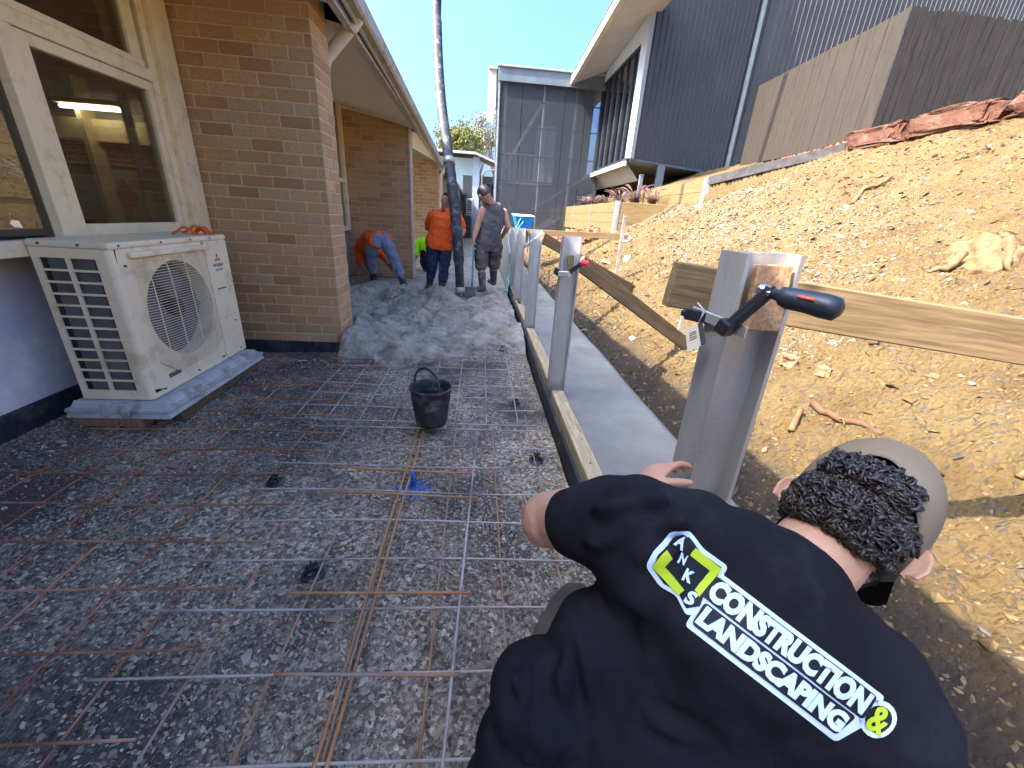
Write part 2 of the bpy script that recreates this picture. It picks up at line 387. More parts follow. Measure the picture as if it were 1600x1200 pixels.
# ---- loose stones as stuff
def stones(name, P, size, m, flat_=.6, nrm=None, parent=None, kind='stuff'):
    n = len(P)
    base = np.array([(1,0,0),(.35,.9,0),(-.75,.6,0),(-.8,-.55,0),(.3,-.95,0),(.15,.1,.8),(0,0,-.7)])
    fc = np.array([(0,1,5),(1,2,5),(2,3,5),(3,4,5),(4,0,5),(1,0,6),(2,1,6),(3,2,6),(4,3,6),(0,4,6)])
    v = base[None]*(1+rng.normal(0, .22, (n, 7, 1)))*np.array([1,1,flat_])
    v = v+rng.normal(0, .12, (n, 7, 3))
    v = v*size[:, None, None]*np.array([1,1,1])*(1+rng.normal(0,.25,(n,1,3)))
    a = rng.random(n)*2*PI; b = rng.normal(0, .45, n); c_ = rng.normal(0, .45, n)
    def rot(v, ang, i, j):
        co, si = np.cos(ang)[:, None], np.sin(ang)[:, None]; w = v.copy()
        w[:, :, i] = v[:, :, i]*co - v[:, :, j]*si; w[:, :, j] = v[:, :, i]*si + v[:, :, j]*co; return w
    v = rot(rot(rot(v, a, 0, 1), b, 0, 2), c_, 1, 2)
    if nrm is not None: v = rot(v, np.full(n, nrm), 0, 2)
    v = v+P[:, None]
    f = fc[None]+(np.arange(n)*7)[:, None, None]
    cols = np.repeat(rng.random(n), 7)
    return from_np(name, v.reshape(-1, 3), f.reshape(-1, 3), m, parent, False, kind, cols)
n = 150000
y = 4.3*rng.random(n)**1.25-.15; x = -2.45+rng.random(n)*2.94
dens = fbm(x*1.3+4, y*1.3, 4)
keep = (dens > -.08+rng.normal(0, .12, n)) | (x < -2.1); x, y = x[keep], y[keep]
sz = np.exp(rng.normal(-5.62, .42, len(x)))*(1+.25*(y < 1.6)); sz = np.clip(sz, .0016, .011)
z = gz(x, y)+sz*.25
stones('crushed_rock', np.stack([x, y, z], 1), sz, M['stones'], .5)
# bank stones / clods
n = 52000
y = -.9+13.5*rng.random(n)**1.7; x = 1.3+6.2*rng.random(n)**1.25
far = np.sqrt(x**2+y**2)
sz = np.exp(rng.normal(-5.25, .5, n))*(.8+.16*far); sz = np.clip(sz, .002, .045)
ok = ~((y > 10.4) & (x > 3.3)); x, y, sz = x[ok], y[ok], sz[ok]
stones('clay_clods', np.stack([x, y, bankz(x, y)+sz*.12], 1), sz, M['clods'], .55, .49)
# grey aggregate band mixed in the upper bank
M['clods2'] = stone('grey_shards', [(0, (0.103,0.084,0.057)), (.4, (0.162,0.136,0.094)), (.7, (0.199,0.158,0.099)), (1, (0.248,0.220,0.168))])
n = 11000
t_ = rng.random(n); y = 2.4+8*t_; x = 2.9+ (y-3)*.33 + rng.normal(0, .55, n) + .5*np.sin(y*1.7)
sz = np.clip(np.exp(rng.normal(-5.0, .45, n))*(.8+.13*y), .004, .04); ok = (x > 1.7) & (x < 6.4); x, y, sz = x[ok], y[ok], sz[ok]
stones('grey_rock_shards', np.stack([x, y, bankz(x, y)+sz*.12], 1), sz, M['clods2'], .45, .49)
# ---- footing strip
def fz(x, y): return .030+fbm(x*3, y*1.3, 3)*.012+np.abs(fbm(x*5, y*22, 2))*.004 - .05*smooth01((x-1.27)/.1)
grid_mesh('concrete_footing', np.linspace(.655, 1.42, 46), np.concatenate([np.linspace(-14, -.7, 30), np.linspace(-.6, 4, 240), np.linspace(4.05, 13, 120)]), fz, M['footing'])
# ---- fresh concrete heap (poured front from y=3.3 on)
def wz(X, Y):
    edge = 3.42 + .55*smooth01((X+.9)/.9) + .16*np.sin(X*5.2+.6)+fbm(X*2.2+3, X*0+2, 3)*.35+fbm(X*12, Y*12, 3)*.06
    edge = np.where(X > -.05, 3.95+.10*np.sin(X*9), edge)
    edge = edge + 1.0*smooth01((-1.22-X)/.12)
    e = np.clip((Y-edge)/.30, 0, 1); lipz = np.sqrt(np.clip(1-(1-e)**2, 0, 1))
    swirl = np.sin(9.5*X + 3.4*np.sin(Y*1.9+X*1.2) + 2.0*fbm(X*1.6, Y*1.6, 3)*3)
    wx = X+.30*fbm(X*1.3, Y*.9+4, 3)*2+.12*np.sin(Y*1.6+1.0); wy = Y+.3*fbm(X*1.1+8, Y*1.6, 3)*2
    rope = np.abs(np.sin(4.6*wx+.7*np.sin(wy*2.3)))**.42
    mod = smooth01(.5+1.3*fbm(X*1.9+3, Y*1.2, 3))
    body = .030 + .15*rope*(.35+.8*mod) + fbm(X*1.6, Y*1.6, 3)*.09 + fbm(X*6, Y*6, 3)*.035-.035*np.abs(fbm(X*13, Y*13, 3))+fbm(X*30, Y*30, 3)*.016
    calm = smooth01((Y-6.9)/.8); body = body*(1-calm)+(.10+fbm(X*2, Y*2, 2)*.01)*calm
    return lipz*body - .03*(1-(e > 0))
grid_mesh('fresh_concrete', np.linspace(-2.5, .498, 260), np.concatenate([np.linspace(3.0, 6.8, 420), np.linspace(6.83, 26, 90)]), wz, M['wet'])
WZ = lambda x, y: float(wz(np.array([x]), np.array([y]))[0])
# ================================================================ brick house
def bricks(bm, lay, o, u, L, H, n, off=0, d=.005, bw=.230, bh=.076, mj=.010):
    """course of chamfered bricks on the plane (o,u,up) with outward normal n"""
    o = V(o); u = V(u).normalized(); n = V(n).normalized(); w = V((0,0,1)); rows = int(math.ceil(H/(bh+mj)))
    for r in range(rows):
        z0 = r*(bh+mj); z1 = min(z0+bh, H)
        if z1-z0 < .02: continue
        x = -(bw+mj)*.5 if (r+off) % 2 else 0
        while x < L:
            a, b = max(x, 0), min(x+bw, L)
            if b-a > .03:
                j = random.uniform(-.0018, .0018); c = .004; val = random.random()
                zz0, zz1 = z0+random.uniform(-.001,.001), z1+random.uniform(-.001,.001)
                P = lambda s, t, e: o+u*s+w*t+n*e
                f_ = [bm.verts.new(P(a+c, zz0+c, d+j)), bm.verts.new(P(b-c, zz0+c, d+j)), bm.verts.new(P(b-c, zz1-c, d+j)), bm.verts.new(P(a+c, zz1-c, d+j))]
                m_ = [bm.verts.new(P(a, zz0, d-c+j)), bm.verts.new(P(b, zz0, d-c+j)), bm.verts.new(P(b, zz1, d-c+j)), bm.verts.new(P(a, zz1, d-c+j))]
                g_ = [bm.verts.new(P(a, zz0, -.004)), bm.verts.new(P(b, zz0, -.004)), bm.verts.new(P(b, zz1, -.004)), bm.verts.new(P(a, zz1, -.004))]
                for q in f_+m_+g_: q[lay] = val
                bm.faces.new(f_)
                for k in range(4):
                    l = (k+1) % 4
                    bm.faces.new((m_[k], m_[l], f_[l], f_[k])); bm.faces.new((g_[k], g_[l], m_[l], m_[k]))
            x += bw+mj
def brick_pier(name, x0, x1, y0, y1, z0, z1, parent, front=True, side=True, core_x0=None):
    H = z1-z0
    bm = B(); lay = bm.verts.layers.float.new('rnd')
    D = .005
    if front: bricks(bm, lay, (x0, y0+D, z0), (1,0,0), x1-x0, H, (0,-1,0))
    if side: bricks(bm, lay, (x1-D, y0, z0), (0,1,0), y1-y0, H, (1,0,0), 1)
    o = obj(name, bm, M['brick'], parent)
    bm = B(); box(bm, x0 if core_x0 is None else core_x0, x1-D, y0+D, y1, z0, z1)
    setp = obj('mortar', bm, M['mortar'], o)
    return o
house = thing('brick_building', (-2.4, 4, 0), 'tan brick building with cream windows, blue grey panels and a long eave', 'building')
XW = -2.45
brick_pier('wall', -2.5, -1.25, 3.75, 4.12, .10, 2.95, house)
brick_pier('wall', -2.5, -1.22, 8.0, 8.27, .10, 2.82, house)
bm = B(); box(bm, -1.245, -1.205, 7.985, 8.05, .1, 2.70, .003); obj('corner_strip', bm, M['pvc'], house)
brick_pier('wall', -2.5, -1.16, 12.2, 12.5, .10, 2.8, house)
bm = B(); lay = bm.verts.layers.float.new('rnd')
bricks(bm, lay, (-1.172, 12.2, .1), (0,1,0), 12, 2.2, (1,0,0)); wfar = obj('wall', bm, M['brick'], house)
bm = B(); box(bm, -1.5, -1.172, 12.5, 26, .1, 2.3); obj('mortar', bm, M['mortar'], wfar)
# skirting
for (a, b, c, d) in ((-2.5, -1.235, 3.735, 4.13), (-2.5, -1.2, 7.985, 8.3), (-2.5, -1.14, 12.18, 12.6)):
    bm = B(); box(bm, a, b, c, d, -.05, .098, .002); obj('skirting', bm, M['skirt'], house)
bm = B(); box(bm, -2.56, XW+.025, -14, 3.735, -.05, .17, .002); obj('skirting', bm, M['skirt'], house)
bm = B(); box(bm, -2.56, -2.36, 4.14, 7.98, -.05, .10, .002); obj('skirting', bm, M['skirt'], house)
# infill panels under the windows
bm = B(); box(bm, -2.56, XW, -14, 3.75, .165, 1.0); obj('panel', bm, M['blue'], house)
bm = B(); tube(bm, [(XW+.03,-3,.965), (XW+.03,3.7,.965)], .017, 8); obj('conduit', bm, M['blue'], house, True)
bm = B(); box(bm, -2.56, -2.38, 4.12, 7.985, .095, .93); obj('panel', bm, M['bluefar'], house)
# ---- near window: frame in the plane x = XF
def window(y0, y1, z0, zt, z1, ys, XF, deep=True, sash=True):
    """box frame with transom at zt and mullions at ys"""
    w = thing_part('window_frame')
    return w
XF = -2.245
def frame_piece(bm, y0, y1, z0, z1, x0=XF-.11, x1=XF, bev=.004): box(bm, x0, x1, y0, y1, z0, z1, bev)
bm = B()
frame_piece(bm, 3.56, 3.735, .955, 3.0, XF-.14, XF+.045)      # wide cover board by the pier
frame_piece(bm, 3.50, 3.56, 1.02, 3.0)
frame_piece(bm, -3, 3.56, .955, 1.03, XF-.14, XF+.012)      # bottom rail
frame_piece(bm, -3, 3.50, 1.985, 2.055, XF-.10, XF+.008)      # transom
frame_piece(bm, 2.50, 2.585, 1.03, 1.985, XF-.10, XF+.006)     # mullion
frame_piece(bm, 2.51, 2.57, 2.055, 3.0, XF-.10, XF+.002)
frame_piece(bm, .9, .99, 1.03, 3.0)
win = obj('window', bm, M['cream'], house)
bm = B()   # opening sash right of the mullion
y0, y1, z0, z1 = 2.589, 3.497, 1.034, 1.981
for a in ((y0, y0+.075, z0, z1), (y1-.05, y1, z0, z1)): box(bm, XF-.06, XF-.006, *a, .003)
for a in ((y0+.075, y1-.05, z0, z0+.065), (y0+.075, y1-.05, z1-.055, z1)): box(bm, XF-.06, XF-.006, *a, .003)
obj('sash', bm, M['cream'], win)
bm = B(); box(bm, XF-.05, XF-.012, 2.574, 3.48, 2.06, 2.10, .003); box(bm, XF-.05, XF-.012, 3.38, 3.47, 2.10, 2.98, .003); obj('sash', bm, M['cream'], win)
for a in ((2.664, 3.447, 1.099, 1.926, XF-.032), (.99, 2.50, 1.03, 1.985, XF-.045), (-3, .9, 1.03, 1.985, XF-.045), (2.57, 3.38, 2.10, 2.98, XF-.034), (.99, 2.51, 2.055, 2.98, XF-.045), (-3, .9, 2.055, 2.98, XF-.045)):
    bm = B(); box(bm, a[4]-.002, a[4]+.002, a[0], a[1], a[2], a[3]); obj('pane', bm, M['glass_l'] if a[1] < 2.55 and a[3] < 2 else M['glass'], win)
bm = B(); box(bm, XF-.075, XF-.055, 2.30, 2.44, 1.03, 1.985, .002); box(bm, XF-.085, XF-.07, 3.26, 3.34, 1.1, 2.98, .002); obj('inner_frame', bm, pm('grey_green_frame', (.17,.17,.12), (.23,.22,.16), 4, .6, 0), win)
# bay-two window
XF2 = -2.30
bm = B()
box(bm, XF2-.1, XF2, 7.84, 7.975, .9, 2.86, .004); box(bm, XF2-.1, XF2, 4.14, 7.84, .9, .97, .004); box(bm, XF2-.1, XF2, 4.14, 7.84, 1.66, 1.72, .004); box(bm, XF2-.1, XF2, 6.2, 6.28, .9, 2.86, .004)
w2 = obj('window', bm, M['cream'], house)
bm = B(); box(bm, XF2-.05, XF2-.046, 4.14, 7.84, .95, 2.86); obj('pane', bm, M['glass'], w2)
# room behind (walls, floor, ceiling seen through the panes)
M['room'] = pm('room_paint', (.24,.23,.20), (.28,.27,.24), 1, .8, 0)
bm = B()
box(bm, -6.2, -6.1, -3, 9, 0, 2.95); box(bm, -6.1, -2.57, 5.2, 5.3, 0, 2.9); box(bm, -6.1, -2.57, -3.1, -3, 0, 2.9)
box(bm, -6.1, -2.57, -3, 9, -.05, .05); box(bm, -6.1, -2.57, -3, 9, 2.9, 3.0)
rm = obj('room', bm, M['room'], house)
bm = B(); box(bm, -4.0, -3.95, 5.0, 5.18, .5, 2.3); box(bm, -5.3, -3.2, 5.10, 5.19, 1.75, 1.95); obj('shelf', bm, M['cream'], rm)
# roof, soffit, fascia, gutter
def gy(a, y): return a[0]+(a[1]-a[0])*(y-4.07)/(12.2-4.07)
GX, GZ, FX, FZ = (-.93, -1.0), (2.74, 2.50), (-1.055, -1.14), (2.585, 2.50)
def strip(name, sec, ya, yb, m, parent):
    bm = B(); r = []
    for y in (ya, yb):
        r.append([bm.verts.new(p) for p in sec(y)])
    n = len(r[0])
    for k in range(n): bm.faces.new((r[0][k], r[0][(k+1) % n], r[1][(k+1) % n], r[1][k]))
    bm.faces.new(r[0][::-1]); bm.faces.new(r[1])
    return obj(name, bm, m, parent)
YA, YB = -14, 12.6
gx = lambda y: gy(GX, y); gzz = lambda y: gy(GZ, y); fx = lambda y: gy(FX, y); fzz = lambda y: gy(FZ, y)
strip('fascia', lambda y: [(fx(y),y,fzz(y)), (fx(y)-.03,y,fzz(y)), (fx(y)-.03,y,fzz(y)+.20), (fx(y),y,fzz(y)+.20)], YA, YB, M['gutter_blue'], house)
strip('fascia_bead', lambda y: [(fx(y)+.012,y,fzz(y)-.015), (fx(y)-.04,y,fzz(y)-.015), (fx(y)-.04,y,fzz(y)+.01), (fx(y)+.012,y,fzz(y)+.01)], YA, YB, M['gutter'], house)
strip('gutter', lambda y: [(fx(y)+.002,y,gzz(y)-.075), (gx(y)-.03,y,gzz(y)-.085), (gx(y)-.01,y,gzz(y)-.07), (gx(y),y,gzz(y)), (gx(y)-.012,y,gzz(y)+.004), (gx(y)-.02,y,gzz(y)-.05), (fx(y)+.002,y,gzz(y)-.05)], YA, YB, M['gutter'], house)
gb = B()
tube(gb, [(fx(YA)+.03, YA, gzz(YA)-.098), (fx(YB)+.03, YB, gzz(YB)-.098)], .018, 8); obj('gutter_bead', gb, M['gutter'], house, True)
strip('roof', lambda y: [(gx(y)-.01,y,gzz(y)+.006), (fx(y)-.02,y,gzz(y)+.0), (-9,y,gzz(y)+1.5), (-9,y,gzz(y)+1.53), (gx(y)-.01,y,gzz(y)+.035)], YA, YB, M['roofm'], house)
sf = lambda y: [(fx(y)-.03,y,fzz(y)+.004), (-2.6,y,2.86), (-2.6,y,2.88), (fx(y)-.03,y,fzz(y)+.02)]
for a, b in ((YA, 3.74), (4.13, 5.6), (5.606, 7.985), (8.28, 12.19)): strip('soffit', sf, a, b, M['soffit'], house)
bm = B(); box(bm, -2.4, -1.2, 7.95, 7.985, 2.60, 2.64)
bm.free()
bm = B(); tube(bm, [(-2.38,7.97,2.80), (-1.17,7.97,2.60)], .02, 4); obj('trim', bm, M['cream'], house)
bm = B(); tube(bm, [(-2.38,12.17,2.78), (-1.14,12.17,2.53)], .02, 4); obj('trim', bm, M['cream'], house)
# downpipes
bm = B(); tube(bm, [(-1.02,4.16,2.70), (-1.02,4.17,2.66), (-1.07,4.18,2.62), (-1.20,4.2,2.50), (-1.30,4.2,2.40), (-1.33,4.2,2.3), (-1.33,4.2,.1)], .048, 14)
tube(bm, [(-1.05,4.178,2.64), (-1.085,4.182,2.605)], .053, 14)
obj('downpipe', bm, M['pvc'], house, True)
bm = B(); tube(bm, [(-.96,12.15,2.45), (-.97,12.15,2.36), (-1.06,12.13,2.2), (-1.07,12.13,.1)], .04, 10); obj('downpipe', bm, M['pvc'], house, True)
# far flush windows of the brick building
for k in range(4):
    ya = 14.2+k*2.9
    bm = B(); X = -1.15
    box(bm, X-.02, X+.05, ya, ya+1.9, .75, .85, .004); box(bm, X-.02, X+.05, ya, ya+1.9, 2.15, 2.25, .004)
    for yy in (ya, ya+.9, ya+1.8): box(bm, X-.02, X+.048, yy, yy+.1, .85, 2.15, .004)
    w = obj('window', bm, M['white_trim'], house)
    bm = B(); box(bm, X-.01, X+.01, ya+.05, ya+1.85, .85, 2.15); obj('pane', bm, M['glass2'], w)
bm = B(); prism(bm, [(-.95,12.65,2.30), (-.95,12.65,2.38), (-4.5,12.65,3.2), (-4.5,12.65,3.1)], (0,13.3,0)); obj('roof', bm, M['roofm'], house)
bm = B(); box(bm, -.96, -.86, 12.66, 25.9, 2.26, 2.38, .01); obj('gutter', bm, M['gutter'], house)
# things inside the room, seen through the glass
lt = thing('ceiling_light', (-3.8, 4.9, 2.1), 'lit fluorescent tube light on the ceiling behind the near window', 'light')
em = MT('lit_tube'); em.set((1,1,1), .5); em.p.inputs['Emission Color'].default_value = (1,.95,.86,1); em.p.inputs['Emission Strength'].default_value = 3.5
bm = B(); tube(bm, [(-4.08,4.95,2.02), (-3.54,4.95,2.02)], .018, 10); obj('tube', bm, em.m, lt, True)
bm = B(); box(bm, -4.12, -3.5, 4.90, 5.0, 2.045, 2.09, .004); obj('housing', bm, M['cream'], lt)
ps = thing('wall_poster', (-3.8, 5.15, 1.2), 'white sheet with a red diamond on the far wall inside the near window', 'poster')
bm = B(); box(bm, -4.08, -3.66, 5.188, 5.196, .95, 1.50); obj('sheet', bm, flat('dim_paper', (.42,.38,.30), .8), ps)
bm = B(); prism(bm, [(-3.87,5.186,1.41), (-3.75,5.186,1.235), (-3.87,5.186,1.06), (-3.99,5.186,1.235)], (0,-.004,0)); obj('diamond', bm, flat('dim_red', (.40,.05,.06), .8), ps)
ps = thing('wall_poster', (-4.0, 5.15, 1.8), 'red bunting of small printed cards above the diamond sheet inside the near window', 'poster')
bm = B(); bw = B()
for i in range(9):
    for j in range(2):
        x = -4.55+i*.15; z = 1.52+j*.13
        box(bm, x, x+.135, 5.182, 5.19, z, z+.11)
        for q in range(3):
            for r in range(2): box(bw, x+.015+q*.04, x+.04+q*.04, 5.176, 5.18, z+.02+r*.045, z+.045+r*.045)
obj('card', bm, flat('dim_red2', (.34,.05,.05), .8), ps); obj('print', bw, flat('dim_white', (.42,.36,.28), .8), ps)
# ---------------------------------------------------------------- text
def text_mesh(s, size, ext=0.0, bold=0.0, xs=1.0, shear=0, spacing=1.0, res=3):
    cu = bpy.data.curves.new('t', 'FONT'); cu.body = s; cu.size = size; cu.extrude = ext; cu.offset = bold; cu.shear = shear
    cu.space_character = spacing; cu.resolution_u = res; cu.align_x = 'LEFT'
    o = bpy.data.objects.new('t', cu); me = evalmesh(o); bpy.data.curves.remove(cu)
    me.transform(Matrix.Diagonal((xs, 1, 1, 1))); return me
def text_obj(name, s, size, M4, m, parent=None, ext=.0004, bold=0, xs=1, shear=0, center=True):
    me = text_mesh(s, size, ext, bold, xs, shear)
    if center:
        x = [v.co.x for v in me.vertices]; me.transform(Matrix.Translation((-(min(x)+max(x))/2, 0, 0)))
    me.transform(M4); me.materials.append(m); return link(name, me, parent)
def basis(o, x, y):
    x = V(x).normalized(); y = V(y); z = x.cross(y).normalized(); y = z.cross(x)
    m = Matrix((x, y, z)).transposed().to_4x4(); m.translation = V(o); return m
# ================================================================ outdoor air conditioner
ac = thing('air_conditioner', (-2.03, 2.77, .17), 'dusty cream outdoor air conditioner unit standing on a pad against the blue grey wall', 'air conditioner')
X0, X1, Y0, Y1, Z0, Z1 = -2.225, -1.855, 2.27, 3.275, .178, 1.042
bm = B()
# front plate with round hole
cy, cz, r = Y0+.425, Z0+.45, .288; N = 48
sq = []; ci = []
hw0, hw1, hh0, hh1 = Y0+.03, Y0+.74, Z0+.03, Z1-.03
for k in range(N):
    a = 2*PI*k/N; c, s = math.cos(a), math.sin(a)
    tx = ((hw1-cy) if c > 0 else (hw0-cy))/c if abs(c) > 1e-6 else 1e9
    tz = ((hh1-cz) if s > 0 else (hh0-cz))/s if abs(s) > 1e-6 else 1e9
    q = min(abs(tx), abs(tz)); sq.append(bm.verts.new((X1, cy+c*q, cz+s*q))); ci.append(bm.verts.new((X1, cy+c*r, cz+s*r)))
ci2 = [bm.verts.new((X1-.10, v.co.y, v.co.z)) for v in ci]
for k in range(N):
    l = (k+1) % N; bm.faces.new((sq[k], sq[l], ci[l], ci[k])); bm.faces.new((ci[k], ci[l], ci2[l], ci2[k]))
def rect(bm, x, a, b, c, d): bm.faces.new([bm.verts.new(p) for p in ((x,a,c), (x,b,c), (x,b,d), (x,a,d))])
for (a, b, c, d) in ((Y0+.03, hw1, Z0, hh0), (Y0+.03, hw1, hh1, Z1-.035)): rect(bm, X1, a, b, c, d)
# rounded front-left corner
pts = [(X1-.03+.03*math.sin(t), Y0+.03-.03*math.cos(t)) for t in [i*PI/12 for i in range(7)]]
pts = [(X1-.06, Y0)] + pts
for (xa, ya), (xb, yb) in zip(pts, pts[1:]):
    bm.faces.new([bm.verts.new(p) for p in ((xa,ya,Z0), (xb,yb,Z0), (xb,yb,Z1-.035), (xa,ya,Z1-.035))])
box(bm, X0, X1-.004, hw1+.004, Y1, Z0, Z1-.035, .003)
bmesh.ops.remove_doubles(bm, verts=bm.verts[:], dist=.0004)
cab = obj('cabinet', bm, M['ac'], ac)
bm = B(); box(bm, X1-.006, X1+.0025, hw1+.006, Y1-.002, Z0+.30, Z1-.04, .002); box(bm, X1-.006, X1+.0025, hw1+.006, Y1-.002, Z0+.002, Z0+.296, .002); obj('service_panel', bm, M['ac'], ac)
bm = B(); box(bm, X0-.005, X1+.006, Y0-.006, Y1+.005, Z1-.036, Z1, .012); obj('top_cover', bm, M['ac'], ac)
bm = B(); box(bm, X0, X1-.10, Y0+.02, hw1, Z0+.01, Z1-.04); obj('coil', bm, M['fin'], ac)
bm = B(); box(bm, X1-.14, X1-.101, Y0+.09, hw1-.01, Z0+.05, Z1-.06); obj('fan_well', bm, M['ac_dark'], ac)
bm = B()
for k in range(3):
    a0 = k*2*PI/3+.5; prev = None
    for i in range(9):
        a = a0+i*.17; q = []
        for rr in (.055, .11, .17, .235):
            sw = a + (rr-.05)*1.4
            q.append(bm.verts.new((X1-.085+.035*i/8, cy+rr*math.cos(sw), cz+rr*math.sin(sw))))
        if prev:
            for p_, n_ in zip(zip(prev, prev[1:]), zip(q, q[1:])): bm.faces.new((p_[0], p_[1], n_[1], n_[0]))
        prev = q
obj('fan', bm, pm('fan_blade', (.10,.09,.10), (.16,.15,.15), 5, .4, 0), ac, True)
bm = B(); tube(bm, [(X1-.09, cy, cz), (X1-.03, cy, cz), (X1-.022, cy, cz)], [.058, .058, .04], 20); obj('fan_hub', bm, M['ac_dark'], ac)
# wire guard
bm = B()
ga, gb_, gc, gd = Y0+.115, Y0+.735, Z0+.10, Z0+.775
nw = 46
def bul(u, v): return X1+.006+.020*(1-abs(2*u-1)**6)*(1-abs(2*v-1)**6)
for i in range(nw):
    v = i/(nw-1); z = gc+(gd-gc)*v; a, b = 0, 1
    if v < .12: b = .80+1.6*v; a = .2-1.6*v
    P = [(bul(u, v), ga+(gb_-ga)*u, z) for u in [a+(b-a)*j/10 for j in range(11)]]
    tube(bm, P, .0019, 5, False)
for u in (.14, .38, .62, .86):
    tube(bm, [(bul(u, v)-.002, ga+(gb_-ga)*u, gc+(gd-gc)*v) for v in [j/10 for j in range(11)]], .0026, 5, False)
tube(bm, [(X1+.006, gb_, gc+.09), (X1+.006, gb_-.10, gc), (X1+.006, ga+.12, gc), (X1+.006, ga, gc+.1)], .003, 5)
box(bm, X1+.002, X1+.022, ga-.01, gb_+.01, gd+.005, gd+.035, .004)
obj('fan_guard', bm, M['ac'], ac, True)
# side louvre: 2 columns x 12 rows
bm = B(); sx0, sx1, sz0, sz1 = X0+.03, X1-.075, Z0+.055, Z1-.085; Y = Y0
box(bm, X0, sx0, Y, Y+.012, Z0, Z1-.036); box(bm, sx1, X1-.06, Y, Y+.012, Z0, Z1-.036)
box(bm, sx0, sx1, Y, Y+.012, Z0, sz0); box(bm, sx0, sx1, Y, Y+.012, sz1, Z1-.036)
xm = (sx0+sx1)/2; box(bm, xm-.009, xm+.009, Y-.001, Y+.011, sz0, sz1)
for i in range(1, 12):
    z = sz0+(sz1-sz0)*i/12; box(bm, sx0, xm-.009, Y+.0005, Y+.0105, z-.0055, z+.0055); box(bm, xm+.009, sx1, Y+.0005, Y+.0105, z-.0055, z+.0055)
obj('side_grille', bm, M['ac'], ac)
bm = B(); box(bm, X0+.001, X0+.05, Y0+.013, Y0+.02, sz0, sz1); obj('coil_end', bm, M['ac_dark'], ac)
bm = B()
for (y, z) in ((Y0+.06,Z1-.017), (Y0+.36,Z1-.017), (Y0+.62,Z1-.017), (Y0+.82,Z1-.017), (Y0+.10,Z0+.03), (Y0+.42,Z0+.03), (Y0+.70,Z0+.03), (Y0+.93,Z0+.03), (Y0+.93,Z0+.25), (Y0+.07,Z1-.12)):
    tube(bm, [(X1-.002,y,z), (X1+.0095,y,z)], .006, 8)
for x in (X0+.06, X1-.13): tube(bm, [(x,Y0+.002,Z1-.017), (x,Y0-.010,Z1-.017)], .007, 8)
box(bm, X1+.002, X1+.006, Y0+.80, Y0+.90, Z0+.50, Z0+.508); box(bm, X1+.0, X1+.004, Y0+.16, Y0+.26, Z0+.075, Z0+.10)
obj('screw', bm, M['fin'], ac)
# emblem: three red diamonds with the maker's word below
bm = B(); s = .021; ey, ez, ex = Y0+.865, Z1-.155, X1+.0026
for a in (90, 210, 330):
    d = V((0, math.cos(math.radians(a)), math.sin(math.radians(a)))); n_ = V((0, -d.z, d.y)); o_ = V((ex, ey, ez))
    prism(bm, [o_, o_+d*s*.87+n_*s*.5, o_+d*s*1.74, o_+d*s*.87-n_*s*.5], (.0012,0,0))
obj('emblem', bm, M['red'], ac)
text_obj('maker_name', 'MITSUBISHI', .026, basis((ex, ey, ez-.052), (0,1,0), (0,0,1)), M['blackp'], ac, bold=.0006, xs=.85)
text_obj('maker_name', 'Inverter', .027, basis((ex, ey, ez-.083), (0,1,0), (0,0,1)), M['bluep'], ac, bold=.0006, shear=.3)
# pad and packers
pad = thing('equipment_pad', (-2.0, 2.75, .1), 'pale grey ribbed pad under the air conditioner', 'pad')
bm = B(); box(bm, -2.30, -1.755, 2.215, 3.32, .112, .135, .004); box(bm, -2.27, -1.80, 2.26, 3.27, .135, .172, .012)
for k in range(5):
    for x in (-2.27, -1.795): pass
prism(bm, [(-1.755,2.215,.085), (-1.80,2.26,.172), (-1.80,3.27,.172), (-1.755,3.32,.085)][:4], (.0045,0,0)); prism(bm, [(-1.755,2.215,.085), (-2.30,2.215,.085), (-2.27,2.26,.172), (-1.80,2.26,.172)], (0,-.0045,0))
obj('base', bm, M['pad'], pad)
for y in (2.5, 2.82, 3.12): bm = B(); box(bm, -1.83, -1.748, y, y+.035, .1, .176, .004); obj('rib', bm, M['pad'], pad)
for x in (-2.1, -2.0): bm = B(); box(bm, x, x+.04, 2.205, 2.27, .1, .176, .004); obj('rib', bm, M['pad'], pad)
o = beam('timber_packer', (-2.31,2.30,.055), (-1.93,2.28,.055), .09, .095, M['block'], bev=.006); tag(o, 'short red brown timber block under the near end of the pad', 'timber packer')
o = beam('timber_packer', (-1.815,2.36,.04), (-1.815,3.28,.06), .045, .085, M['pine_old'], bev=.004); tag(o, 'long pale timber packer under the front edge of the pad', 'timber packer')
oc = thing('plastic_bracket', (-1.98, 3.16, 1.005), 'bright orange plastic bracket lying on top of the air conditioner', 'bracket')
for k, (x, y, rz) in enumerate(((-1.98,3.06,.3), (-1.92,3.15,-.2), (-2.0,3.2,.9))):
    bm = B(); w_ = .065; Mx = Matrix.Translation((x,y,1.043)) @ Matrix.Rotation(rz,4,'Z')
    for s in (-1, 1):
        vs = prism(bm, [(0,-.02,.052), (s*w_,-.02,.004), (s*w_,-.02,0), (0,-.02,.044)], (0,.04,0)); 
        vs += prism(bm, [(0,-.022,.056), (s*w_*1.1,-.022,.004), (s*w_*1.1,-.022,-.002), (0,-.022,.046)], (0,.005,0)); vs += prism(bm, [(0,.017,.056), (s*w_*1.1,.017,.004), (s*w_*1.1,.017,-.002), (0,.017,.046)], (0,.005,0))
        bmesh.ops.transform(bm, matrix=Mx, verts=vs)
    obj('clip', bm, M['orange'], oc)
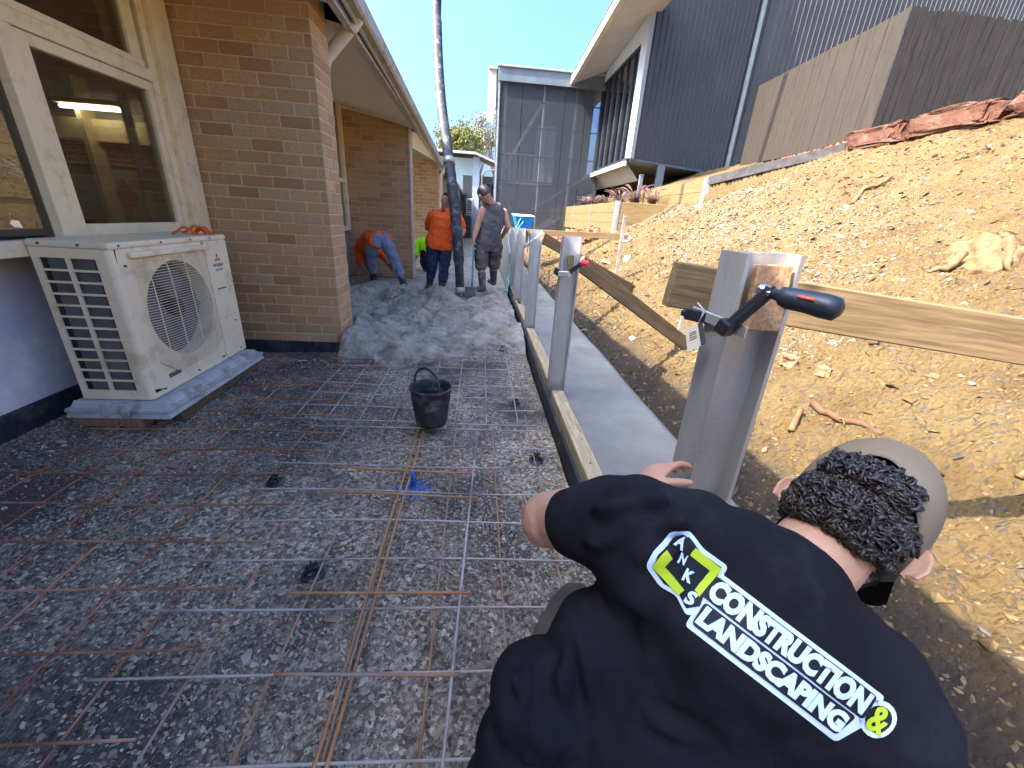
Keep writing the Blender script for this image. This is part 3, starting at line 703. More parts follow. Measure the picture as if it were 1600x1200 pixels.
# ================================================================ formwork
fb = thing('form_board', (.52, 4, 0), 'thin black form board standing along the edge of the gravel', 'form board')
bm = B()
prev = None
ys_ = [-.6+i*.4 for i in range(37)]
for y in ys_:
    x = .512+.006*math.sin(y*1.7)+.006*max(0, y-2); q = [bm.verts.new(p) for p in ((x,y,-.03), (x+.016,y,-.03), (x+.016,y,.112), (x,y,.112))]
    if prev:
        for k in range(4): bm.faces.new((prev[k], prev[(k+1) % 4], q[(k+1) % 4], q[k]))
    prev = q
obj('board', bm, M['skirt'], fb)
PY = [2.78, 4.56, 6.24, 7.66, 9.05, 10.5]
PT = [1.19, 1.175, 1.15, 1.12, 1.10, 1.09]
def fx_(y): return .545+.004*max(0, y-2.7)
segs = [(-.6, .80), (.95, 2.70), (2.875, 4.50), (4.66, 6.18), (6.34, 7.6), (7.76, 9.0), (9.15, 10.45)]
lab = ['nearest pine form timber, beside the kneeling man in the black shirt', 'pine form timber spattered with concrete between the clamped near post and the next', 'pine form timber between the second and third upright posts from the camera',
       'pine form timber beside the third upright post, partly hidden by concrete', 'pine form timber behind the third upright post', 'pine form timber beside the far posts', 'farthest pine form timber by the last post']
lab[1] = 'long pine form timber spattered with grey concrete drops behind the kneeling man'
for k, (a, b) in enumerate(segs):
    bmx = .605+.004*max(0, (a+b)/2-2.7)
    o = beam('form_timber', (bmx,a,.065), (bmx,b,.065), .088, .115, M['pine'], bev=.003); tag(o, lab[k], 'form timber', 'pine form timbers along the footing')
# concrete spatter on the timber
bm = B()
for k in range(26):
    y = random.uniform(.95, 2.7); x = .605+random.uniform(-.035, .035); s = random.uniform(.003, .010)
    v = bmesh.ops.create_icosphere(bm, subdivisions=1, radius=s)['verts']; bmesh.ops.transform(bm, matrix=Matrix.Translation((x,y,.124)) @ Matrix.Diagonal((1,1.4,.5,1)), verts=v)
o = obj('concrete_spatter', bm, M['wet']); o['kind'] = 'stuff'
# ---- H posts
def hpost(name, w, d, z0, z1, m, parent, t=.009, Mx=None):
    bm = B()
    pts = [(-w/2,-d/2), (-w/2+t,-d/2), (-w/2+t,-t/2), (w/2-t,-t/2), (w/2-t,-d/2), (w/2,-d/2), (w/2,d/2), (w/2-t,d/2), (w/2-t,t/2), (-w/2+t,t/2), (-w/2+t,d/2), (-w/2,d/2)]
    lo = [bm.verts.new((x,y,z0)) for x, y in pts]; hi = [bm.verts.new((x,y,z1)) for x, y in pts]
    for k in range(12): bm.faces.new((lo[k], lo[(k+1) % 12], hi[(k+1) % 12], hi[k]))
    for q in (hi, lo):
        for idx in ((0,1,10,11), (1,2,9,10), (2,3,8,9), (3,4,7,8), (4,5,6,7)): bm.faces.new([q[i] for i in idx])
    bmesh.ops.remove_doubles(bm, verts=bm.verts[:], dist=1e-5)
    if Mx is not None: bmesh.ops.transform(bm, matrix=Mx, verts=bm.verts[:])
    return obj(name, bm, m, parent)
plab = ['upright galvanised H post with a red tipped clamp and a small wood block', 'upright galvanised H post second from the clamped one, at the end of a pine timber', 'third upright galvanised H post, stained, with a steel bar across its top',
        'fourth upright galvanised H post, beside the rope', 'fifth upright galvanised H post, near the wheelbarrow', 'farthest upright galvanised H post of the row']
posts = []
for k, y in enumerate(PY):
    x = .607+.0*y
    t_ = thing('steel_post', (x, y, 0), plab[k], 'post', 'galvanised posts set along the footing')
    o = hpost('shaft', .122-.003*k, .10, .02, PT[k], M['galv'], t_, Mx=Matrix.Translation((x, y, 0)) @ Matrix.Rotation(.03*((k*7) % 3-1), 4, 'Z'))
    posts.append(t_)
# ---- leaning big post in the foreground
bp = thing('steel_post', (.66, .92, .02), 'big dark steel H post in front, leaning, held by the kneeling man', 'post')
Mb = Matrix.Translation((.655, .875, 0)) @ Matrix.Rotation(-.02, 4, 'X') @ Matrix.Rotation(.035, 4, 'Y')
Mb = Matrix.Translation((.610, .872, 1.243)) @ Matrix.Rotation(math.radians(-1.2), 4, 'Y') @ Matrix.Rotation(math.radians(.6), 4, 'X') @ Matrix.Translation((0,0,-1.243))
hpost('shaft', .128, .098, .02, 1.243, M['steel'], bp, .010, Mb)
# ---- timbers and stakes
def lab_beam(name, p0, p1, w, h, m, label, cat, group=None, up=(0,0,1), bev=.003):
    o = beam(name, p0, p1, w, h, m, None, up, bev); return tag(o, label, cat, group)
rl0 = C(1046,443,1.085); rl1 = C(1600,534,1.07); lab_beam('timber_rail', rl0, rl0+(rl1-rl0)*1.5, .042, .117, M['pine_old'], 'long weathered pine rail clamped across the big steel post', 'timber rail')
lab_beam('timber_packer', (.616,.815,1.085), (.616,.835,1.222), .078, .022, M['block'], 'red brown wood packer inside the channel of the big post', 'timber packer', up=(0,1,0))
lab_beam('timber_brace', (.70,2.87,1.02), (1.93,3.33,.29), .042, .105, M['pine_old'], 'long pine brace sloping from the clamped post down to the bank', 'timber brace')
lab_beam('timber_brace', (.68,4.64,1.10), (2.24,5.78,.43), .042, .11, M['pine_old'], 'shorter pine brace sloping down behind the clamped post to the bank', 'timber brace')
lab_beam('timber_rail', (.62,6.31,1.10), (2.18,6.16,1.12), .042, .08, M['pine_old'], 'level pale timber rail running from the far posts to a thin stake', 'timber rail')
lab_beam('timber_stake', (1.745,3.27,.10), (1.745,3.27,.80), .045, .012, M['brown_steel'], 'thin grey stake at the foot of the long pine brace', 'stake', up=(0,1,0))
lab_beam('timber_stake', (2.03,6.0,.2), (2.03,6.0,1.40), .05, .014, M['brown_steel'], 'thin brown stake holding the level timber rail on the bank', 'stake', up=(0,1,0))
lab_beam('timber_block', (.60,2.705,.955), (.60,2.725,1.075), .05, .035, M['sleeper'], 'small pine block pinched by the red tipped clamp', 'timber block', up=(1,0,0))
lab_beam('timber_block', (.615,5.9,.13), (.615,6.14,.13), .04, .05, M['pine_dark'], 'small dark offcut lying on the far form timber', 'timber block')
# ---- big clamp on the near post
kl = thing('bar_clamp', (.60,.80,1.08), 'black screw clamp with black and orange handle gripping the big post', 'clamp')
kd = flat('clamp_black', (.012,.013,.016), .35, .5); kc = flat('clamp_chrome', (.75,.75,.74), .18, .5, 1.0); kg = flat('grip_black', (.015,.018,.022), .45, .5); ko = flat('grip_orange', (.42,.10,.045), .5)
def cp(u, v, d): return C(u, v, d)
a0, a1 = cp(1190,455,.80), cp(1128,518,.86)     # sliding arm
bm = B(); d_ = (a1-a0).normalized(); s_ = V((0,0,1)).cross(d_).normalized(); u_ = d_.cross(s_)
def bar(bm, p, q, w, h, up=V((0,0,1)), bev=0):
    p, q = V(p), V(q); d, s, u = frame_from(q-p, up); L = (q-p).length
    Mx = Matrix((d, s, u)).transposed().to_4x4(); Mx.translation = p; return box(bm, 0, L, -w/2, w/2, -h/2, h/2, bev, Mx)
bar(bm, cp(1206,452,.795), cp(1134,514,.855), .012, .026, bev=.003)
bar(bm, cp(1211,447,.79), cp(1138,509,.85), .020, .006, bev=.001)
bar(bm, cp(1140,502,.845), cp(1128,520,.865), .030, .030, bev=.004)
obj('arm', bm, kd, kl)
bm = B(); bar(bm, cp(1166,520,.83), cp(1082,486,1.0), .006, .024, bev=.001); obj('bar', bm, M['galv'], kl)
bm = B(); bar(bm, cp(1120,500,.93), cp(1072,490,1.01), .016, .028, bev=.004); bar(bm, cp(1085,489,1.0), cp(1066,488,1.02), .03, .016, bev=.005); obj('fixed_jaw', bm, kd, kl)
bm = B(); p_, q_ = cp(1189,452,.825), cp(1196,457,.80); tube(bm, [p_, p_+(q_-p_)*.4, q_], [.013,.014,.010], 18); tube(bm, [q_, cp(1206,460,.785)], .006, 10); obj('swivel', bm, kc, kl, True)
hp = [cp(1207,458,.785), cp(1219,463,.772), cp(1222,463,.769), cp(1232,466,.76), cp(1262,472,.735), cp(1290,479,.712), cp(1308,484,.70), cp(1315,486,.695)]
bm = B(); tube(bm, hp, [.010,.011,.018,.0205,.0205,.022,.0205,.010], 16); obj('handle', bm, kg, kl, True)
bm = B(); tube(bm, [cp(1252,463.5,.735), cp(1278,469,.712)], [.0135,.0135], 10, ell=(1,.35)); 
for v in bm.verts: v.co += V((0,-.0,.0))
obj('grip_inlay', bm, ko, kl, True)
# swing tag
tg = thing('swing_tag', (.50,.9,1.02), 'cardboard swing tag with a black band hanging from the clamp', 'tag')
q = [cp(1071,514,.955), cp(1098,503,.935), cp(1104,536,.925), cp(1074,550,.945)]
bm = B(); n_ = (q[1]-q[0]).cross(q[2]-q[1]).normalized(); prism(bm, q, n_*.0012); obj('card', bm, flat('card', (.40,.34,.24), .8), tg)
q2 = [q[0].lerp(q[1], .72), q[1], q[2], q[3].lerp(q[2], .72)]; q2 = [p-n_*.0012 for p in q2]
bm = B(); prism(bm, q2, n_*-.0008 if (q2[0]-V((0,0,H))).dot(n_) > 0 else n_*.003); obj('black_band', bm, flat('band', (.012,.012,.012), .6), tg)
bm = B()
for k in range(4):
    a, b = q[0].lerp(q[1], .18), q[3].lerp(q[2], .18); a2, b2 = q[0].lerp(q[1], .58), q[3].lerp(q[2], .58)
    f_ = .28+k*.10; bar(bm, a.lerp(b, f_)-n_*.0004, a2.lerp(b2, f_-(.02 if k % 2 else 0))-n_*.0004, .0016, .0022)
obj('print', bm, flat('print_grey', (.10,.09,.08), .7), tg)
bm = B(); tube(bm, [cp(1092,503,.935), cp(1096,495,.925), cp(1100,484,.92), cp(1094,478,.93), cp(1090,473,.935)], .0014, 6); tube(bm, [cp(1096,495,.925), cp(1103,484,.915)], .0014, 6); obj('cable_tie', bm, flat('tie', (.4,.4,.38), .5), tg)
# small clamp on the second post
k2 = thing('bar_clamp', (.60,2.7,1.0), 'small black clamp with red tip on the upright post beyond the big one', 'clamp')
bm = B(); bar(bm, (.585,2.66,.975), (.665,2.63,1.045), .016, .028, bev=.003); obj('arm', bm, kd, k2)
bm = B(); tube(bm, [(.655,2.625,1.045), (.690,2.60,1.040)], [.022,.018], 12); obj('tip', bm, flat('red_tip', (.62,.03,.05), .4), k2)
bm = B(); bar(bm, (.53,2.70,.96), (.595,2.655,.965), .045, .035, bev=.004); obj('bar', bm, M['galv'], k2)
bm = B(); bar(bm, (.515,2.78,.97), (.545,2.72,.955), .02, .045, bev=.004); obj('jaw', bm, kd, k2)
k3 = thing('steel_bar', (.62,4.5,1.1), 'short dark steel bar clamped across the top of the second upright post', 'bar')
bm = B(); bar(bm, (.50,4.50,1.02), (.67,4.48,1.155), .02, .022, bev=.003); obj('bar', bm, M['brown_steel'], k3)
bm = B(); bar(bm, (.47,4.52,1.0), (.51,4.50,1.03), .035, .03, bev=.004); obj('jaw', bm, M['galv'], k3)
# ================================================================ reinforcing mesh
def wirepts(a, b, z, n=14):
    out = []
    for i in range(n):
        t = i/(n-1); x = a[0]+(b[0]-a[0])*t; y = a[1]+(b[1]-a[1])*t
        out.append((x, y, z+.006*math.sin(x*3.1+y*2.3)+.004*math.sin(y*7+x*5)))
    return out
def sheet(label, xs, ya, yb, ys, xa, xb, z, m, jit=.01, mc=None):
    s = thing('reinforcing_mesh', ((xa+xb)/2, (ya+yb)/2, z), label, 'mesh', 'overlapping sheets of reinforcing mesh')
    for x in xs:
        bm = B(); j = random.uniform(-jit, jit); tube(bm, wirepts((x-.0, ya+random.uniform(-.02,.02)), (x+j, yb), z), .0040, 6); obj('long_wire', bm, m, s, True)
    for y in ys:
        bm = B(); j = random.uniform(-jit, jit); tube(bm, wirepts((xa+random.uniform(-.02,.02), y+.0), (xb, y+j-.02*(xb-xa)/1.5), z+.0075), .0040, 6); obj('cross_wire', bm, mc or m, s, True)
    return s
sheet('rusty dark mesh sheet lying on the gravel below the air conditioner', [-2.03,-1.82,-1.60,-1.40,-1.19,-.98], -.2, 3.45, [.01+.2155*k for k in range(17)], -2.16, -.80, .046, M['rust_dark'])
sheet('orange brown mesh sheet lying in the middle foreground', [-.76,-.545,-.335,-.11,.115,.33], .05, 2.42, [.165+.204*k for k in range(11)], -1.02, .44, .058, M['rust'], mc=M['wire'])
sheet('pale wire mesh sheet between the bucket and the fresh concrete', [-1.12,-.92,-.72,-.52,-.32,-.125,.08,.285], 2.30, 4.6, [2.305+.197*k for k in range(12)], -1.2, .415, .050, M['wire'])
for k, (a, b, lb) in enumerate((((-.353,.03), (-.335,2.15), 'left one of the two bright rusty bars lying together down the mesh'), ((-.325,.03), (-.305,2.15), 'right one of the two bright rusty bars lying together down the mesh'))):
    bm = B(); tube(bm, wirepts(a, b, .068), .0056, 7); o = obj('reinforcing_bar', bm, M['rust_orange'], None, True); tag(o, lb, 'steel bar')
for k, (a, b, lb) in enumerate((((-.69,1.755),(-.0,1.73),'short rusty rod lying across the mesh just in front of the bucket'), ((-.67,1.56),(.02,1.535),'short rusty rod lying across the mesh beside the blue painted peg'), ((-.53,.765),(-.02,.745),'short rusty rod lying across the mesh nearest the camera'), ((-.60,1.03),(.0,1.01),'short rusty rod tied to the mesh beside the black plastic chair'))):
    bm = B(); tube(bm, wirepts(a, b, .074), .0050, 7); o = obj('reinforcing_bar', bm, M['rust_orange'] if k != 2 else M['rust'], None, True); tag(o, lb, 'steel bar')
bm = B(); tube(bm, wirepts((-.075,.03), (.02,2.15), .071), .0048, 7); o = obj('reinforcing_bar', bm, M['wire'], None, True); tag(o, 'single grey rod lying right of the two bright rusty bars', 'steel bar')
# bar chairs
def bar_chair():
    t = thing('bar_chair', (0,0,0), 'x', 'bar chair', 'black plastic bar chairs under the mesh')
    bm = B(); lathe(bm, [(.020,.004),(.024,.010),(.040,.007),(.042,.003),(.040,.0),(.020,.0),(.020,.004)], 24); 
    for k in range(6): tube(bm, [(.01*math.cos(k*PI/3),.01*math.sin(k*PI/3),.004), (.041*math.cos(k*PI/3),.041*math.sin(k*PI/3),.006)], .003, 5)
    obj('base', bm, M['black_plastic'], t, True)
    bm = B()
    for k in range(4): a = k*PI/2+.4; tube(bm, [(.026*math.cos(a),.026*math.sin(a),.006), (.015*math.cos(a),.015*math.sin(a),.036)], .0045, 6)
    lathe(bm, [(.010,.034),(.018,.034),(.019,.042),(.014,.044),(.010,.040),(.010,.034)], 16)
    for a in (.5, 2.1, 3.7, 5.2): tube(bm, [(.016*math.cos(a),.016*math.sin(a),.042), (.017*math.cos(a),.017*math.sin(a),.058)], .004, 6)
    obj('cradle', bm, M['black_plastic'], t, True)
    return t
chl = ['black plastic bar chair in the foreground beside the end of a rusty wire', 'black plastic bar chair between the air conditioner and the blue peg', 'black plastic bar chair at the left edge of the fresh concrete front',
       'black plastic bar chair near the post side of the fresh concrete front', 'black plastic bar chair beside the form timber, right of the bucket', 'black plastic bar chair half hidden on the right of the mesh, nearest the form board']
chp = [(-.585,1.17), (-.975,1.735), (-.33,3.92), (.27,3.98), (.30,2.70), (.36,1.95)]
c0 = bar_chair()
for k, (x, y) in enumerate(chp):
    c_ = c0 if k == 0 else copy_tree(c0)
    c_.location = (x, y, gz(np.array(x), np.array(y))); c_.rotation_euler = (0,0,k*1.1); c_['label'] = chl[k]
# ================================================================ bucket
bk = thing('bucket', (-.265, 2.27, 0), 'black plastic bucket with its handle up, standing on the mesh', 'bucket')
bx_, by_ = -.268, 2.275
bm = B(); lathe(bm, [(0,.062),(.082,.062),(.092,.066),(.099,.10),(.113,.20),(.121,.292),(.127,.294),(.129,.302),(.127,.312),(.121,.313),(.118,.306),(.110,.20),(.090,.075),(0,.072)], 36, (bx_,by_,0)); obj('body', bm, M['black_rubber'], bk, True)
bm = B(); lathe(bm, [(0,.235),(.06,.237),(.1125,.235)], 24, (bx_,by_,0)); obj('water', bm, flat('dark_water', (.010,.012,.016), .05, .6), bk, True)
hd = []
for i in range(15):
    a = PI*i/14; hd.append((bx_-.022+ -.118*math.cos(a)*.72-.012*math.sin(a)*0, by_+.09-.19*(i/14), .30+.125*math.sin(a)))
bm = B(); tube(bm, hd, .0055, 8); tube(bm, hd[4:11], .0085, 8); obj('handle', bm, M['black_plastic'], bk, True)
bm = B()
for p in (hd[0], hd[-1]): tube(bm, [V(p)-V((.004,.004,.028)), V(p)+V((0,0,.012))], .012, 8)
obj('handle_lug', bm, M['black_plastic'], bk, True)
# ================================================================ peg and small debris
bm = B(); tube(bm, [(-.298,1.705,-.02), (-.298,1.705,.085), (-.298,1.703,.088)], [.009,.009,.006], 10); o = obj('survey_peg', bm, flat('peg_blue', (.03,.14,.50), .5), None, True); tag(o, 'short bright blue peg sticking up through the mesh', 'peg')
bp_ = flat('blue_paint', (.03,.15,.50), .8)
P = np.stack([-.29+rng.normal(0,.05,150), 1.69+rng.normal(0,.035,150)], 1); zz = gz(P[:,0], P[:,1])+.004
o = stones('blue_paint_splash', np.concatenate([P, zz[:,None]], 1), np.clip(rng.normal(.0055,.002,150),.002,.01), bp_, .4)
M['leafdry'] = pm('dry_leaf', (.42,.27,.17), (.62,.46,.34), 9, .8, .001, 60)
M['paper'] = pm('paper_scrap', (.62,.60,.55), (.72,.70,.66), 9, .8, .001, 60)
def scrap(x, y, s, m, label, name='paper_scrap', cat='scrap', rz=0, z=None):
    bm = B(); n = 9; c = bm.verts.new((0,0,.012*s/.05)); r = []
    for k in range(n):
        a = 2*PI*k/n; q = s*random.uniform(.55, 1.05); r.append(bm.verts.new((q*math.cos(a), q*.6*math.sin(a), random.uniform(-.006,.012)*s/.04)))
    for k in range(n): bm.faces.new((c, r[k], r[(k+1) % n]))
    bmesh.ops.solidify(bm, geom=bm.faces[:], thickness=.0012)
    o = obj(name, bm, m); o.location = (x, y, z if z is not None else float(gz(np.array(x), np.array(y)))+.012); o.rotation_euler = (.1,.15,rz); tag(o, label, cat); return o
scrap(-1.62,1.99,.045,M['leafdry'],'curled pink brown leaf on the gravel below the air conditioner','dry_leaf','leaf',.6)
scrap(-1.53,1.86,.05,M['leafdry'],'flat pale brown leaf beside the curled one on the gravel','dry_leaf','leaf',-.5)
scrap(-1.50,3.45,.045,M['paper'],'white paper scrap on the gravel near the brick pier corner',rz=.4)
scrap(-1.44,3.30,.04,M['paper'],'second white paper scrap just in front of the one by the brick pier',rz=1.9)
scrap(-1.80,3.5,.03,M['leafdry'],'small pink brown chip at the foot of the brick pier','dry_leaf','leaf',.2)
scrap(-1.02,2.40,.038,M['paper'],'white paper scrap on the mesh left of the bucket',rz=0)
scrap(-.45,.98,.032,M['leafdry'],'flat orange brown leaf below the black bar chair','dry_leaf','leaf',.1)
scrap(-.19,1.20,.024,M['paper'],'tiny pale scrap near the middle of the mesh',rz=.3)
for k, (x, y, s, lb) in enumerate(((-2.22,2.06,.045,'pink brown stone by the end of the blue grey wall'), (-2.34,1.72,.06,'largest pale stone at the foot of the blue grey wall'), (-1.78,2.2,.035,'flat pinkish stone under the corner of the pad'), (-.66,.86,.022,'round brown stone in the foreground gravel'), (.36,3.0,.02,'small grey stone beside the form board'))):
    o = stones('loose_stone', np.array([[x, y, float(gz(np.array(x), np.array(y)))+s*.3]]), np.array([s]), pm('pink_stone%d' % k, (.28,.19,.13), (.45,.36,.28), 14, .9, .002, 60), .55, kind=None)
    tag(o, lb, 'stone')
# ================================================================ sleeper retaining walls
def sleeper_wall(label, x, ya, yb, ztop, n, ret=None, seg=2.4, zb=None):
    t = thing('retaining_wall', (x, ya, ztop-.25*n), label, 'retaining wall')
    h = .245
    ys = []; y = ya
    while y < yb-.1: ys.append((y, min(y+seg, yb))); y += seg
    for k in range(n):
        for a, b in ys:
            j = random.uniform(-.004, .004)
            bm = B(); box(bm, x+j, x+.075+j, a+.012, b-.004, ztop-h*(k+1)+.004, ztop-h*k, .006); obj('sleeper', bm, M['sleeper'], t)
        if ret:
            bm = B(); box(bm, x+.085, ret, ya-.055+random.uniform(-.003,.003), ya+.015, ztop-h*(k+1)+.004, ztop-h*k, .006); obj('sleeper', bm, M['sleeper_x'], t)
    for i, (a, b) in enumerate(ys):
        bm = B()
        w = .014 if i else .05
        box(bm, x-.022, x-.006, a-w, a+w, ztop-h*n-.3, ztop+.02, .002)
        if i == 0: box(bm, x-.022, x+.08, a-w-.012, a-w, ztop-h*n-.3, ztop+.02, .002)
        obj('steel_post', bm, M['galv'], t)
    return t
sleeper_wall('long yellow pine sleeper retaining wall with galvanised posts above the red mulch', 3.33, 10.62, 24, 1.80, 3, ret=6.0)
sleeper_wall('short upper pine sleeper wall below the grey building, behind the purple grass', 4.80, 9.32, 14.5, 2.29, 2)
# dark edging board up the slope
eb = lab_beam('edging_board', (4.84,9.26,2.26), (6.5,7.86,2.80), .04, .16, pm('edging_dark', (.03,.026,.024), (.06,.052,.048), 8, .8, .001), 'dark edging board running up the bank from the short sleeper wall to the red rock', 'edging board')
# mulch heap
n = 2600; x = 2.3+rng.random(n)*1.02; y = 11.0+rng.random(n)**1.3*7
hgt = .22*np.exp(-((x-2.95)/.35)**2)*np.exp(-((y-13.5)/2.8)**2)
stones('red_mulch', np.stack([x, y, bankz(x, y)+hgt+.03], 1), np.clip(rng.normal(.045,.015,n),.015,.09), M['mulch'], .4)
n = 1800; t_ = rng.random(n); x = 4.95+1.75*t_+rng.normal(0,.10,n)+.25; y = 9.45-1.5*t_+rng.normal(0,.15,n)+.35
stones('red_mulch_strip', np.stack([x, y, bankz(x, y)+.02], 1), np.clip(rng.normal(.035,.012,n),.012,.07), M['mulch'], .4)
# white broken stones
for k, (x, y, s, lb) in enumerate(((2.35,7.6,.10,'largest white broken stone on the bank behind the clamped post'), (2.62,7.3,.07,'smaller white stone right of the largest white one'), (1.62,3.95,.035,'white stone on the bank above the long brace'), (3.1,8.9,.13,'flat pale slab of stone on the bank below the sleeper wall'))):
    o = stones('white_stone', np.array([[x, y, BZ(x, y)+s*.35]]), np.array([s]), pm('pale_stone%d' % k, (.38,.36,.31), (.5,.48,.43), 9, .85, .004, 40), .55, kind=None); tag(o, lb, 'stone')
# red rocks along the crest
def rock(name, c, dims, m, label, seed, cat='rock', rz=0, sub=4, amp=.22):
    bm = B(); bmesh.ops.create_icosphere(bm, subdivisions=sub, radius=1)
    for v in bm.verts:
        p = v.co.copy(); q = V((math.copysign(abs(p.x)**.4, p.x), math.copysign(abs(p.y)**.45, p.y), math.copysign(abs(p.z)**.35, p.z)))
        nn = noise.noise(p*1.6+V((seed,0,0)))*amp-abs(noise.noise(p*2.7+V((0,seed,0))))*amp*1.2+noise.noise(p*11)*amp*.15
        q *= (1+nn); v.co = V((q.x*dims[0], q.y*dims[1], q.z*dims[2]))
    o = obj(name, bm, m); o.location = c; o.rotation_euler = (0,0,rz); tag(o, label, cat); return o
rock('red_rock', (6.60,7.30,2.88), (.24,.52,.17), M['redrock'], 'red sandstone boulder at the corner of the black fence, with a dark hollow', 3)
rock('red_rock', (6.72,6.25,2.93), (.24,.62,.165), M['redrock'], 'middle red sandstone boulder of the row along the top of the bank', 8)
rock('red_rock', (6.85,4.95,2.97), (.26,.78,.18), M['redrock'], 'large red sandstone boulder at the right edge of the picture', 14)
# stump, roots, sticks
M['root'] = wood('root_wood', (.10,.06,.024), (.18,.12,.05), 0, 1.4, knots=False)
st = thing('tree_stump', (3.67,2.84,1.2), 'torn tree stump half buried in the sunny clay bank above the rail', 'stump')
bm = B()
bmesh.ops.create_icosphere(bm, subdivisions=4, radius=1)
for v in bm.verts:
    p = v.co.copy(); ang = math.atan2(p.y, p.x); k_ = 1+.20*noise.noise(V((math.cos(ang)*2.5, math.sin(ang)*2.5, p.z*.6)))+.07*noise.noise(p*7)+.03*noise.noise(p*18)
    v.co = V((p.x*.20*k_, p.y*.24*k_, min(p.z, .35+.3*noise.noise(V((p.x*3, p.y*3, 2))))*.24*k_))
bmesh.ops.transform(bm, matrix=Matrix.Translation((3.70,2.84,1.18)) @ Matrix.Rotation(-.95,4,'Y'), verts=bm.verts[:]); obj('core', bm, M['root'], st, True)
for k in range(4):
    a = k*1.7+.9+random.random()*.4; L = random.uniform(.12, .26); bm = B(); pts = []
    for i in range(7):
        t = i/6; x = 3.66+(.12+L*t)*math.cos(a)+.03*math.sin(5*t+k); y = 2.84+(.14+L*t)*math.sin(a)+.03*math.cos(4*t+k)
        pts.append((x, y, BZ(x, y)+.10*(1-t)-.01))
    tube(bm, pts, [.030*(1-.8*i/6)*random.uniform(.5,1.2)+.005 for i in range(7)], 8); obj('root', bm, M['root'], st, True)
def stick(pts, r0, r1, label, name='stick', cat='stick', m=None):
    n = len(pts)*4; P = []
    for i in range(n):
        t = i/(n-1)*(len(pts)-1); a = min(int(t), len(pts)-2); f = t-a
        x = pts[a][0]*(1-f)+pts[a+1][0]*f; y = pts[a][1]*(1-f)+pts[a+1][1]*f; dz = pts[a][2]*(1-f)+pts[a+1][2]*f
        P.append((x, y, BZ(x, y)+dz+.012*noise.noise(V((x*9, y*9, 0)))))
    bm = B(); tube(bm, P, [r0+(r1-r0)*i/(n-1) for i in range(n)], 8); o = obj(name, bm, m or M['root'], None, True); tag(o, label, cat); return o
stick([(4.55,5.1,.01),(4.72,5.22,.04),(4.86,5.18,.03),(5.10,5.28,.05),(5.2,5.45,0)], .03, .016, 'long pale bent root lying high on the sunny bank', 'root', 'root')
stick([(2.50,2.28,.03),(2.68,2.47,.05)], .024, .020, 'stub of pale stick poking from the bank just below the rail')
stick([(2.15,1.18,.02),(2.25,1.20,.03),(2.42,1.19,.02)], .013, .007, 'thin pale stick on the bank at the right edge, above the cap')
stick([(1.80,1.90,.02),(1.93,2.02,.03)], .02, .014, 'short grey brown stick on the bank beside the dark post')
stick([(2.02,2.05,.01),(2.0,1.80,.02),(2.03,1.62,.0)], .022, .012, 'reddish root running down the bank above the curly head', 'root', 'root', pm('red_root', (.075,.035,.018), (.12,.06,.03), 20, .9, .003, 60))
stick([(2.0,2.62,.02),(2.10,2.75,.05),(2.16,2.9,.04)], .006, .004, 'thin straw twig by the broken red clods')
stick([(2.02,1.88,.02),(1.96,1.76,.03)], .007, .003, 'thin dark twig in the clay right of the big post')
M['redclod'] = pm('red_clod', (.19,.09,.04), (.28,.17,.09), 9, .9, .006, 40)
for k, (x, y, s, lb) in enumerate(((2.03,2.62,.05,'upper red brown clod beside the dark post'), (2.12,2.45,.055,'broad red brown clod below the rail'), (2.20,2.24,.045,'rounded orange clod with a dark shadow beneath it'), (2.10,2.68,.04,'yellowish broken clod between the red ones'), (3.05,2.65,.05,'red streaked clod left of the stump'))):
    rock('clod', (x, y, BZ(x, y)+s*.3), (s, s*.9, s*.7), M['redclod'], lb, k*3.1, 'clod', k, 3, .5)
for k, (x, y, s, lb) in enumerate(((2.62,1.32,.028,'dark blue stone on the bank near the right edge'), (2.1,1.03,.018,'small blue grey stone below the thin stick'), (1.95,.80,.016,'small grey stone on the bank right of the cap brim'), (2.52,1.72,.022,'grey stone below the right end of the rail'), (2.0,.78,.018,'small orange stone at the lower right of the bank'))):
    o = stones('bank_stone', np.array([[x, y, BZ(x, y)+s*.3]]), np.array([s]), pm('bluestone%d' % k, (.16,.18,.22) if k < 4 else (.5,.25,.1), (.26,.28,.33) if k < 4 else (.6,.35,.15), 9, .7, .002, 60), .6, kind=None); tag(o, lb, 'stone')
